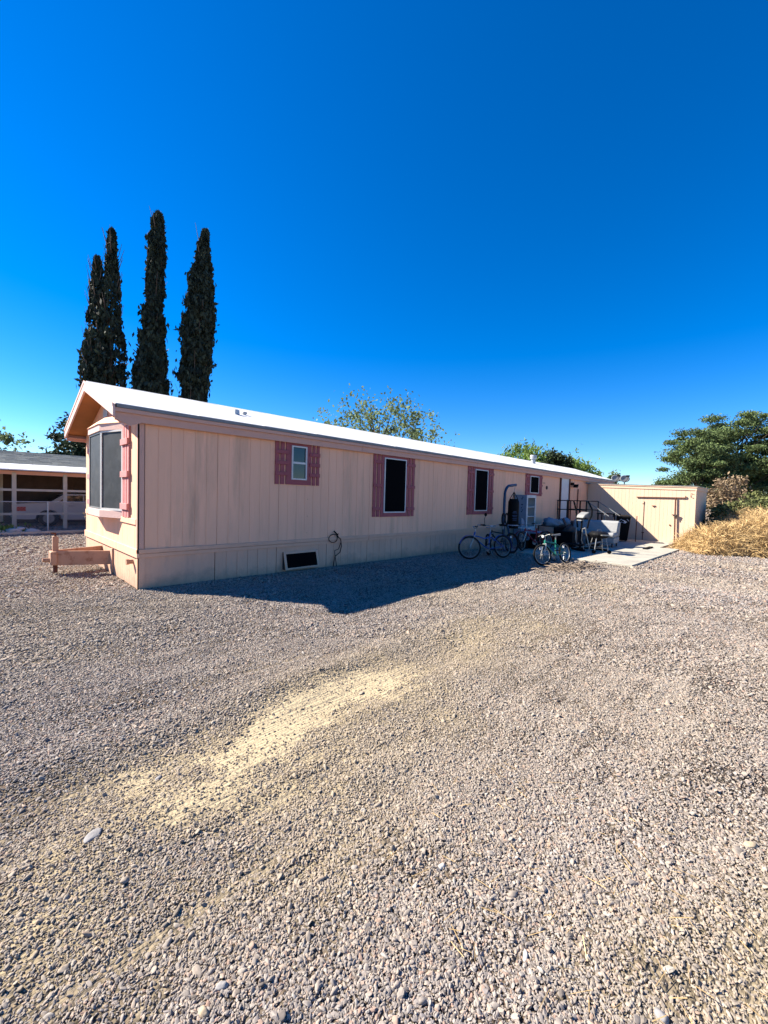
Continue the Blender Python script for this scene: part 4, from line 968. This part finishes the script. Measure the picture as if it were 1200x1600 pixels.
# single larger stones
def stone(x_, y_, a, b_, c_, m_, label, seed):
    o = blob('stone', (x_, y_, float(gz(x_, y_))), a, b_, c_, m_, label, 'stone', seed, rough=.10); o.rotation_euler = (0, 0, seed*.9)
    return o
STONES = [(-1.47, -4.99, .042, .026, .009, 'stone', 'flat grey oval stone on the dusty gravel at the left'),
 (-.44, -6.17, .012, .017, .010, 'stonewhite', 'small white angular chip of stone in the middle of the gravel'),
 (.70, -7.10, .030, .018, .012, 'stonetan', 'tan flat stone at the right edge of the gravel'),
 (-1.37, -5.98, .012, .018, .011, 'stonetan', 'round yellowish pebble at the bottom edge left of centre'),
 (-1.30, -5.95, .013, .019, .010, 'stone', 'smooth grey oval pebble up and right of the yellowish one'),
 (-.51, -6.58, .009, .022, .008, 'stonewhite', 'narrow pale elongated pebble right of the picture centre'),
 (-.37, -6.95, .015, .021, .014, 'stone', 'dark-shadowed grey stone low at the right'),
 (-1.12, -4.73, .022, .012, .008, 'stone', 'small grey stone in the bare sandy patch')]

# ------------------------------------------------------------------ neighbour house and carport
YC = 12.3
nb = thing('neighbour_house', 'low grey-shingled house with white awning and open carport', 'house', (0, 0, 0))
for x_ in (-5.0, -2.85, -.71, .72, 2.9, 5.1):
    B((x_-.06, YC-.05, 0), (x_+.06, YC+.05, 2.03), 'carport_post', M['cream'], nb, .005)
for z0, z1 in ((1.96, 2.07),): B((-6, YC-.03, z0), (8, YC+.07, z1+.02), 'carport_beam', M['trim'], nb)
B((-6, YC-.08, 1.38), (8, YC-.052, 1.46), 'rail_board', M['cream'], nb)
B((-6, YC-.08, .53), (8, YC-.052, .61), 'rail_board', M['cream'], nb)
for i in range(40):
    a_ = -6.2+i*.38
    MB().hexa([(a_, 11.8, 2.10), (a_+.37, 11.8, 2.10), (a_+.37, 13.6, 2.38), (a_, 13.6, 2.38), (a_, 11.8, 2.14), (a_+.37, 11.8, 2.14), (a_+.37, 13.6, 2.42), (a_, 13.6, 2.42)]).build('awning_sheet', M['awning'], nb)
ys_ = np.linspace(13.4, 17.2, 15)
k_ = 0
sm = []
for i in range(14):
    y0, y1 = ys_[i], ys_[i+1]; z0 = 2.38+(y0-13.4)*.175; z1 = 2.38+(y1-13.4)*.175
    x_ = -6.2-rnd.uniform(0, .3)
    mb = MB()
    while x_ < 8:
        l_ = rnd.choice((.3, .33, .36)); dz = rnd.uniform(0, .008)
        mb.hexa([(x_, y0-.02, z0), (x_+l_-.008, y0-.02, z0), (x_+l_-.008, y1, z1), (x_, y1, z1), (x_, y0-.02, z0+.03+dz), (x_+l_-.008, y0-.02, z0+.03+dz), (x_+l_-.008, y1, z1+.012), (x_, y1, z1+.012)])
        x_ += l_
    o = mb.build('shingle_course', M['shingle'], nb); o['kind'] = 'stuff'
MB().hexa([(-6.2, 17.2, 3.05), (8, 17.2, 3.05), (8, 21, 2.4), (-6.2, 21, 2.4), (-6.2, 17.2, 3.08), (8, 17.2, 3.08), (8, 21, 2.43), (-6.2, 21, 2.43)]).build('rear_roof', M['shingle'], nb)
for i in range(30):
    a_ = -6+i*.467
    if -1.6 < a_ < -.8: continue
    B((a_, 15.5+rnd.uniform(0, .01), 0), (a_+.46, 15.55, 2.6), 'wall_board', M['hwall'], nb)
B((-6, 15.56, 0), (8, 20.9, 2.35), 'house_body', M['hwall'], nb)
B((-.98, 15.42, .1), (-.86, 15.5, 2.1), 'door_frame', M['cream'], nb)
B((-1.7, 15.46, .9), (-1.1, 15.5, 1.9), 'house_window', M['glass'], nb)
cbm = B((-7, 10.35, -.02), (9, 10.47, .09), 'edging_board', M['cream'], None, .01); tag(cbm, 'long pale timber edging along the neighbour carport', 'edging')

# chain link fence
fn = thing('chain_link_fence', 'low chain link fence in front of the neighbour carport', 'fence', (0, 0, 0))
YF = 11.3
for x_ in (-5.9, -3.9, -1.9, .11, 2.1, 4.1, 6.1): MB().tube([(x_, YF, 0), (x_, YF, 1.05)], .025, 6).build('fence_post', M['galv'], fn)
MB().tube([(-6, YF, 1.03), (6.3, YF, 1.03)], .016, 6).build('top_rail', M['galv'], fn)
v_ = []; f_ = []; sp_ = .085; H = .98; z0 = .04; w2 = .0032
for s_ in (1, -1):
    for i in range(int(12.2/sp_)):
        x_ = -6+i*sp_+(H if s_ < 0 else 0)
        k2 = len(v_)
        for (xx, zz) in ((x_, z0), (x_+s_*H, z0+H)):
            v_ += [(xx-w2, YF-w2, zz), (xx+w2, YF-w2, zz), (xx, YF+w2, zz)]
        f_ += [(k2, k2+1, k2+4, k2+3), (k2+1, k2+2, k2+5, k2+4), (k2+2, k2, k2+3, k2+5)]
o = np_mesh('chain_link', np.array(v_), np.array(f_), M['galv'], fn); o['kind'] = 'stuff'

# car under the carport
car = thing('parked_car', 'old white car parked under the neighbour carport', 'car', (-.62, 13.4, 0))
prof = [(0, .32), (0.02, .62), (.03, .86), (.12, .90), (.95, .93), (3.3, .92), (4.4, .78), (4.55, .62), (4.58, .35), (4.0, .28)]
arch = lambda c: [(c+.40*math.cos(a), .30+.36*math.sin(a)) for a in np.linspace(0, math.pi, 9)]
poly = prof + arch(3.75) + [(2.9, .26), (1.6, .26)] + arch(.98) + [(.3, .30)]
MB().prism([(x_, 0, z_) for x_, z_ in poly], (0, 1.68, 0)).build('body', M['carpaint'], car)
cab = [(1.0, .93), (1.45, 1.25), (1.62, 1.29), (2.7, 1.29), (2.9, 1.25), (3.45, .93)]
MB().prism([(x_, .12, z_) for x_, z_ in cab], (0, 1.44, 0)).build('cabin', M['carpaint'], car)
MB().prism([(1.28, .105, .96), (1.60, .105, 1.22), (2.08, .105, 1.24), (2.08, .105, .96)], (0, .012, 0)).build('side_window', M['glass'], car)
MB().prism([(2.14, .105, .96), (2.14, .105, 1.24), (2.75, .105, 1.22), (3.2, .105, .96)], (0, .012, 0)).build('side_window', M['glass'], car)
MB().hexa([(1.02, .2, .95), (1.02, 1.48, .95), (1.06, 1.48, .95), (1.06, .2, .95), (1.40, .25, 1.235), (1.40, 1.43, 1.235), (1.44, 1.43, 1.235), (1.44, .25, 1.235)]).build('rear_window', M['glass'], car)
for y_ in (-.008, 1.50): B((-.012, y_, .62), (.30, y_+.19, .78), 'tail_light', M['red'], car, .004)
B((-.10, .0, .36), (.05, 1.68, .52), 'bumper', M['grey'], car, .02)
B((4.55, .0, .36), (4.66, 1.68, .52), 'bumper', M['grey'], car, .02)
B((.12, -.012, .50), (4.4, -.0, .535), 'side_strip', M['grey'], car)
B((1.62, -.02, .80), (1.78, 0, .83), 'door_handle', M['grey'], car)
for x_ in (.98, 3.75):
    for y_ in (.02, 1.46):
        w_ = bpy.data.objects.new('wheel', None); C.objects.link(w_); w_.parent = car
        MB().lathe([(.22, 0), (.31, .01), (.32, .05), (.32, .15), (.31, .19), (.22, .20)], (x_, y_, .32), 'y', 20).build('tyre', M['rubber'], w_)
        MB().lathe([(.18, -.002), (.20, .01), (.20, .19), (.18, .202)], (x_, y_, .32), 'y', 16).build('hubcap', M['grey'], w_)

# rocks and weeds by the carport
for i, (x_, y_, s_, lab) in enumerate(((-.75, 11.0, .22, 'pale rough rock at the foot of the carport post'), (-.35, 10.85, .16, 'smaller pale rock right of the carport post'), (-1.2, 10.9, .15, 'greyish rock at the far left by the carport'))):
    blob('rock', (x_, y_, 0), s_*1.3, s_, s_*.6, M['stonewhite'], lab, 'rock', 40+i)
cn = np.stack([nr.normal(-1.25, .35, 500), nr.normal(11.15, .15, 500), np.abs(nr.normal(.08, .08, 500))], 1)
o = leaves('weeds', cn, .07, M['mesq'], None, 2.0, np.array([0, 0, 1.0])); tag(o, 'low green weeds beside the neighbour carport', 'weeds', kind='stuff')

# ------------------------------------------------------------------ trees
def trunk(name, pts_, r0, r1, par, m_='bark'): return MB().tube(pts_, r0, 7, r1).build(name, M[m_], par)
def cypress(label, base, top, height, wmax, n_, seed, dens=1.0, split=None, thin=False):
    r_ = np.random.default_rng(seed)
    t_ = thing('cypress_tree', label, 'cypress tree', (base[0], base[1], -.2), group='tall cypresses behind the mobile home')
    dx, dy = top[0]-base[0], top[1]-base[1]
    stems = [(0, 0, dx, dy, height, 1.0)] if not split else split
    cen = []; rad = []
    for (sx, sy, tx, ty, h, ws) in stems:
        trunk('trunk', [(sx, sy, 0), (sx+tx*.5, sy+ty*.5, h*.5), (sx+tx, sy+ty, h*.97)], .16, .02, t_)
        n1 = int(n_*h/height*ws)
        u_ = r_.random(n1)**.85; z = .5+u_*(h-.5)
        # clumped columnar shape
        w0 = wmax*ws*np.minimum(1, (1-u_)**.55*1.25+.10)*(.85+.15*np.sin(u_*9+seed))
        ang = r_.random(n1)*6.283
        ca = np.floor(ang/.52+r_.random(n1)*.3); cz = np.floor(z/.55)
        hsh = np.abs(np.sin(ca*12.9898+cz*78.233+seed)*43758.5453) % 1
        keep = r_.random(n1) < np.clip((hsh-.22)*1.5, .04, 1)*dens if thin else r_.random(n1) < (.65+.35*hsh)
        rr = w0*(.62+.42*hsh)*(.55+.45*r_.random(n1)**.45)
        rr = rr*np.where(r_.random(n1) < .07, r_.uniform(1.05, 1.4, n1), 1.0)
        x_ = sx+tx*u_+rr*np.cos(ang); y_ = sy+ty*u_+rr*np.sin(ang)
        c_ = np.stack([x_, y_, z+rr*.3], 1)[keep]; cen.append(c_)
    cen = np.concatenate(cen)
    leaves('crown', cen, r_.uniform(.10, .24, len(cen)), M['cypress'], t_, 1.9, np.array([0, 0, 1.1]))
    br = MB()
    q_ = random.Random(seed)
    for (sx, sy, tx, ty, h, ws) in stems:
        for i in range(60 if thin else 26):
            u_ = q_.uniform(.15, .97); a = q_.uniform(0, 6.28); l_ = wmax*ws*q_.uniform(.7, 1.25)*(1.1-u_*.6)
            p0 = Vector((sx+tx*u_, sy+ty*u_, h*u_)); d_ = Vector((math.cos(a)*l_, math.sin(a)*l_, l_*q_.uniform(1.5, 3)))
            br.tube([p0, p0+d_*.5+Vector((math.cos(a)*.1, math.sin(a)*.1, 0)), p0+d_], .03 if not thin else .035, 4, .008)
    br.build('branches', M['bark'], t_)['kind'] = 'stuff'
    return t_
cypress('double-stemmed thin cypress, leftmost of the three', (4.0, 22.7), (4.3, 23.3), 17.0, .80, 17000, 3, 0.62,
        split=[(0.22, -.2, .08, -.1, 17.2, 1.15), (-.30, .3, .02, .15, 15.6, 1.2), (-.75, .1, .12, .1, 10.5, .95), (0, 0, -.03, 0, 12.5, 1.1)], thin=True)
cypress('tallest and densest cypress, middle of the three', (5.68, 20.7), (6.4, 21.0), 18.5, 1.04, 28000, 5)
cypress('dense cypress leaning right, nearest the long roof', (7.62, 19.35), (8.65, 19.5), 17.9, 1.22, 28000, 8)

def tree(name, label, cat, base, h, crown, nclump, nleaf, size, m_, seed, rad=.5, flat=.5, trunk_h=.35, asp=1.4, group=None, branch=True, bcol='bark', upd=None, low=0.25):
    """crown = (rx, ry, rz) ellipsoid radii about centre height h-rz"""
    r_ = np.random.default_rng(seed); q_ = random.Random(seed)
    t_ = thing(name, label, cat, (base[0], base[1], -.25), group=group)
    rx, ry, rz = crown; cz = h-rz
    trunk('trunk', [(0, 0, 0), (q_.uniform(-.2, .2), q_.uniform(-.2, .2), cz*.6), (q_.uniform(-.3, .3), 0, h-rz*.5)], .045*h**.8, .03, t_, bcol)
    cl = []
    while len(cl) < nclump:
        p = r_.normal(size=3); p /= np.linalg.norm(p); p *= r_.random()**.38
        if p[2] < -1+low: continue
        cl.append((p[0]*rx, p[1]*ry, cz+p[2]*rz))
    cl = np.array(cl)
    cen = []
    for c_ in cl:
        k3 = int(nleaf*r_.uniform(.5, 1.4)); s_ = rad*r_.uniform(.45, 1.5)
        o_ = r_.normal(size=(k3, 3)); o_ *= np.minimum(1, 2.7/np.linalg.norm(o_, axis=1, keepdims=True))*s_*.48
        o_[:, 2] *= flat
        cen.append(c_+o_)
    cen = np.concatenate(cen)
    leaves('crown', cen, r_.uniform(size*.6, size*1.4, len(cen)), M[m_], t_, asp, upd)
    if branch:
        br = MB()
        for c_ in cl[:90]:
            z0 = max(h*.12, c_[2]-abs(q_.gauss(.25, .08))*h-.2); p0 = Vector((0, 0, min(z0, h-rz*.6)))
            c_ = Vector(c_); mid = p0.lerp(c_, .5)+Vector((0, 0, -.05*h*q_.random()))
            br.tube([p0, mid, c_], .012*h**.8, 4, .012)
        br.build('limbs', M[bcol], t_)['kind'] = 'stuff'
    return t_
tree('leafy_tree', 'airy pale green tree showing above the middle of the white roof', 'tree', (19.2, 14.4), 9.3, (5.6, 4.6, 4.3), 230, 46, .15, 'leaf', 21, .8, 1.0, asp=1.5)
for i, (dx, dz) in enumerate(()): pass
tree('leafy_tree', 'bright feathery green tree behind the metal roof vent', 'tree', (34.6, 10.6), 7.0, (3.6, 3.0, 3.2), 230, 55, .13, 'mesq', 22, .75, 1.0, asp=3.0, upd=np.array([.3, 0, .8]))
tree('leafy_tree', 'feathery tree whose right side slopes down to the roof end', 'tree', (36.5, 7.4), 6.0, (3.2, 2.6, 2.8), 200, 55, .13, 'mesq', 23, .7, .9, asp=3.0)
tree('round_tree', 'small dark round-headed tree between the two feathery trees', 'tree', (33.6, 7.5), 5.9, (1.55, 1.5, 1.6), 60, 170, .16, 'pinedark', 24, .42, .9)
tree('small_tree', 'small pale tree far behind the end of the white roof', 'tree', (52.8, 8.8), 5.7, (1.8, 1.8, 1.9), 40, 70, .2, 'leaf', 25, .5, .9)
tree('small_tree', 'faint pale treetop just right of the satellite dishes', 'tree', (60, 4.6), 3.9, (2.2, 1.6, 1.3), 30, 40, .2, 'leaf', 26, .4, .7)
tree('leafy_tree', 'sparse pale tree at the left edge behind the grey roof', 'tree', (-2.0, 38.5), 7.4, (3.6, 3.0, 2.6), 70, 60, .22, 'leaf', 27, .7, .9)
tree('pine_tree', 'dark pine behind the front gable of the mobile home', 'pine tree', (2.9, 21.0), 6.0, (1.7, 1.6, 2.2), 70, 130, .12, 'pinedark', 28, .6, .5, asp=2.2)
PG = 'pines beyond the shed'
tree('pine_tree', 'shorter pine at the left of the group beyond the shed', 'pine tree', (54.6, .2), 10.4, (3.4, 3.6, 4.9), 105, 400, .11, 'pine', 31, .95, .42, asp=2.4, group=PG)
tree('pine_tree', 'tall broad pine in the middle of the group beyond the shed', 'pine tree', (61.5, -2.4), 12.9, (4.6, 5.0, 5.8), 120, 460, .12, 'pine', 32, 1.1, .36, asp=2.4, group=PG)
tree('pine_tree', 'broad pine at the right edge of the group beyond the shed', 'pine tree', (64.5, -6.8), 12.6, (4.8, 5.0, 5.8), 115, 460, .12, 'pine', 33, 1.1, .38, asp=2.4, group=PG)
tree('pine_tree', 'low bushy young pine at the left foot of the pine group', 'pine tree', (52.0, 2.6), 4.6, (1.8, 2.0, 2.0), 80, 150, .17, 'pine', 34, .6, .5)
tree('bare_bush', 'tall half-bare brownish bush right of the shed', 'bush', (37.0, -4.0), 4.0, (1.5, 1.5, 1.9), 55, 60, .11, 'brown', 35, .45, .9, asp=2.0)
tree('bush', 'yellowish green bush behind the straw at the right', 'bush', (41.0, -5.4), 2.9, (2.6, 1.4, 1.5), 50, 140, .15, 'shrub', 36, .45, .8, low=.6)
tree('bush', 'rounded green bush at the far right behind the straw', 'bush', (40.0, -7.4), 2.4, (1.6, 1.4, 1.2), 40, 140, .15, 'mesq', 37, .4, .8, low=.6)
tree('bush', 'dark olive bush against the right side of the shed', 'bush', (22.6, -5.15), 1.95, (1.2, .75, 1.0), 50, 150, .09, 'shrub', 38, .3, .9, low=.8)
tree('bush', 'low olive bush between the shed bush and the bare bush', 'bush', (25.5, -5.6), 2.1, (1.6, 1.0, 1.05), 50, 150, .10, 'shrub', 39, .35, .8, low=.8)
tree('dry_bush', 'dry reddish bush between carport and rear of the mobile home', 'bush', (1.9, 9.6), 1.75, (.8, .7, .85), 35, 60, .06, 'brown', 41, .22, .9, asp=2.5, bcol='twig')
# far wooded line closing the horizon
hz = []
for i in range(46):
    a = R(-14+i*2.55); d = 190+60*rnd.random()
    c_ = np.stack([nr.normal(CAM[0]+d*math.cos(a), 6, 260), nr.normal(CAM[1]+d*math.sin(a), 6, 260), np.abs(nr.normal(1.5, 1.6, 260))], 1); hz.append(c_)
hz = np.concatenate(hz)
o = leaves('far_scrub', hz, 1.3, M['shrub'], None, 1.5); tag(o, 'low scrub and trees far off along the horizon', 'scrub', kind='stuff')
# pale fence rail beyond the straw
rl = thing('rail_fence', 'pale weathered low fence behind the straw at the right', 'fence', (0, 0, 0))
P1, P2 = Vector((33.0, -5.0, 1.62)), Vector((30.0, -9.2, 1.38))
for i in range(5):
    p = P1.lerp(P2, i/4); MB().tube([(p.x, p.y, -.2), tuple(p)], .06, 6).build('fence_post', M['twig'], rl)
MB().tube([P1, P2], .07, 6).build('rail', M['stonewhite'], rl); MB().tube([P1-Vector((0, 0, .4)), P2-Vector((0, 0, .4))], .05, 6).build('rail', M['stonewhite'], rl)

# ------------------------------------------------------------------ straw mound
def mound_h(x, y):
    # inside outline: distance from the near edge
    # near edge polyline: (16.6,-3.75)->(15.3,-5.1)->(16.4,-6.6)->(20,-11)
    e = np.full_like(x, 1e9)
    P_ = [(20.2, -4.6), (16.9, -4.0), (15.4, -5.1), (16.3, -6.6), (19.5, -11.5), (24, -18)]
    sgn = np.ones_like(x)
    for (x0, y0), (x1, y1) in zip(P_[:-1], P_[1:]):
        dx, dy = x1-x0, y1-y0; t_ = np.clip(((x-x0)*dx+(y-y0)*dy)/(dx*dx+dy*dy), 0, 1)
        dd = np.hypot(x-x0-t_*dx, y-y0-t_*dy); cr_ = dx*(y-y0)-dy*(x-x0)
        upd = dd < e; sgn = np.where(upd, np.where(cr_ > 0, 1, -1), sgn); e = np.minimum(e, dd)
    d_ = e*sgn
    h = 1.36*(1-np.exp(-np.clip(d_, 0, 99)/.72))*(.86+.3*vnoise(x*.9, y*.9, 41)) + .10*vnoise(x*2.2, y*2.2, 42)
    # lower towards the shed corner
    h *= 1-.40*np.exp(-(((x-18.8)**2+(y+4.2)**2)/2.6))
    return np.where(d_ > 0, h, -1)
N = 170000
x_ = 15+nr.random(N)**1.5*19; y_ = -3.7-nr.random(N)*14
h_ = mound_h(x_, y_); k_ = (h_ > 0) & ~((x_ > 19.55) & (y_ > -4.4)); x_, y_, h_ = x_[k_], y_[k_], h_[k_]
z_ = slope(x_)+h_*(1-.35*nr.random(len(x_))**2)
n_ = len(x_); print('straw', n_)
a_ = nr.random(n_)*6.283; l_ = nr.uniform(.12, .42, n_)*(1+.02*(x_-15)); el_ = nr.normal(.25, .5, n_)
d1 = np.stack([np.cos(a_)*np.cos(el_), np.sin(a_)*np.cos(el_), np.sin(el_)], 1)*l_[:, None]
p0 = np.stack([x_, y_, z_-.03], 1); bend = nr.normal(size=(n_, 3))*.04; bend[:, 2] -= .03
p1 = p0+d1*.5+np.array([0, 0, .035]); p2 = p0+d1+bend
wd = (nr.uniform(.004, .010, n_)*(1+.03*(x_-15)))[:, None]
sd = np.cross(d1, nr.normal(size=(n_, 3))); sd /= np.linalg.norm(sd, axis=1, keepdims=True)+1e-9; sd *= wd
v_ = np.stack([p0-sd, p0+sd, p1-sd, p1+sd, p2-sd*.4, p2+sd*.4], 1).reshape(-1, 3)
i6 = np.arange(n_)[:, None]*6
f_ = np.concatenate([i6+np.array([[0, 1, 3, 2]]), i6+np.array([[2, 3, 5, 4]])])
o = np_mesh('dry_tumbleweed_heap', v_, f_, M['straw']); tag(o, 'big heap of dry straw-coloured tumbleweed right of the slab', 'dry weeds', kind='stuff')
gx = np.arange(15, 36, .22); gy = np.arange(-18, -3.6, .22); GX, GY = np.meshgrid(gx, gy, indexing='ij')
HH = mound_h(GX, GY); Z = np.where(HH > 0, slope(GX)+HH*.80-.05, slope(GX)-.4)
Z = np.where((GX > 19.4) & (GY > -4.5), -.5, Z)
ii, jj = np.meshgrid(np.arange(len(gx)-1), np.arange(len(gy)-1), indexing='ij'); ny = len(gy)
F = np.stack([ii*ny+jj, (ii+1)*ny+jj, (ii+1)*ny+jj+1, ii*ny+jj+1], -1).reshape(-1, 4)
msoil = mat('matted_straw', (0.22, 0.14, 0.07), 0.95, 0.4, 14, 0.8, 40)
o = np_mesh('matted_weed_bed', np.stack([GX, GY, Z], -1).reshape(-1, 3), F, msoil, smooth=True); tag(o, 'matted brown weed bed beneath the straw heap', 'dry weeds', kind='stuff')
# straw litter on the gravel at the lower right
li = MB()
for i in range(160):
    x1_ = rnd.uniform(-.75, .5); y1_ = rnd.uniform(-7.2, -5.9)
    if x1_ + (y1_+7)*.9 > 1.2: continue
    a = rnd.uniform(0, 6.28); l1 = rnd.uniform(.02, .09); zz = float(gz(x1_, y1_))+.022
    li.tube([(x1_, y1_, zz), (x1_+math.cos(a)*l1, y1_+math.sin(a)*l1, zz+rnd.uniform(-.004, .008))], rnd.uniform(.0008, .0018), 3)
tag(li.build('straw_litter', M['straw']), 'scattered bits of straw on the gravel at lower right', 'straw', kind='stuff')
for i, (x_, y_, a, b_, c_, m_, lab) in enumerate(STONES): stone(x_, y_, a, b_, c_, M[m_], lab, 60+i)
print('pebbles', len(px))
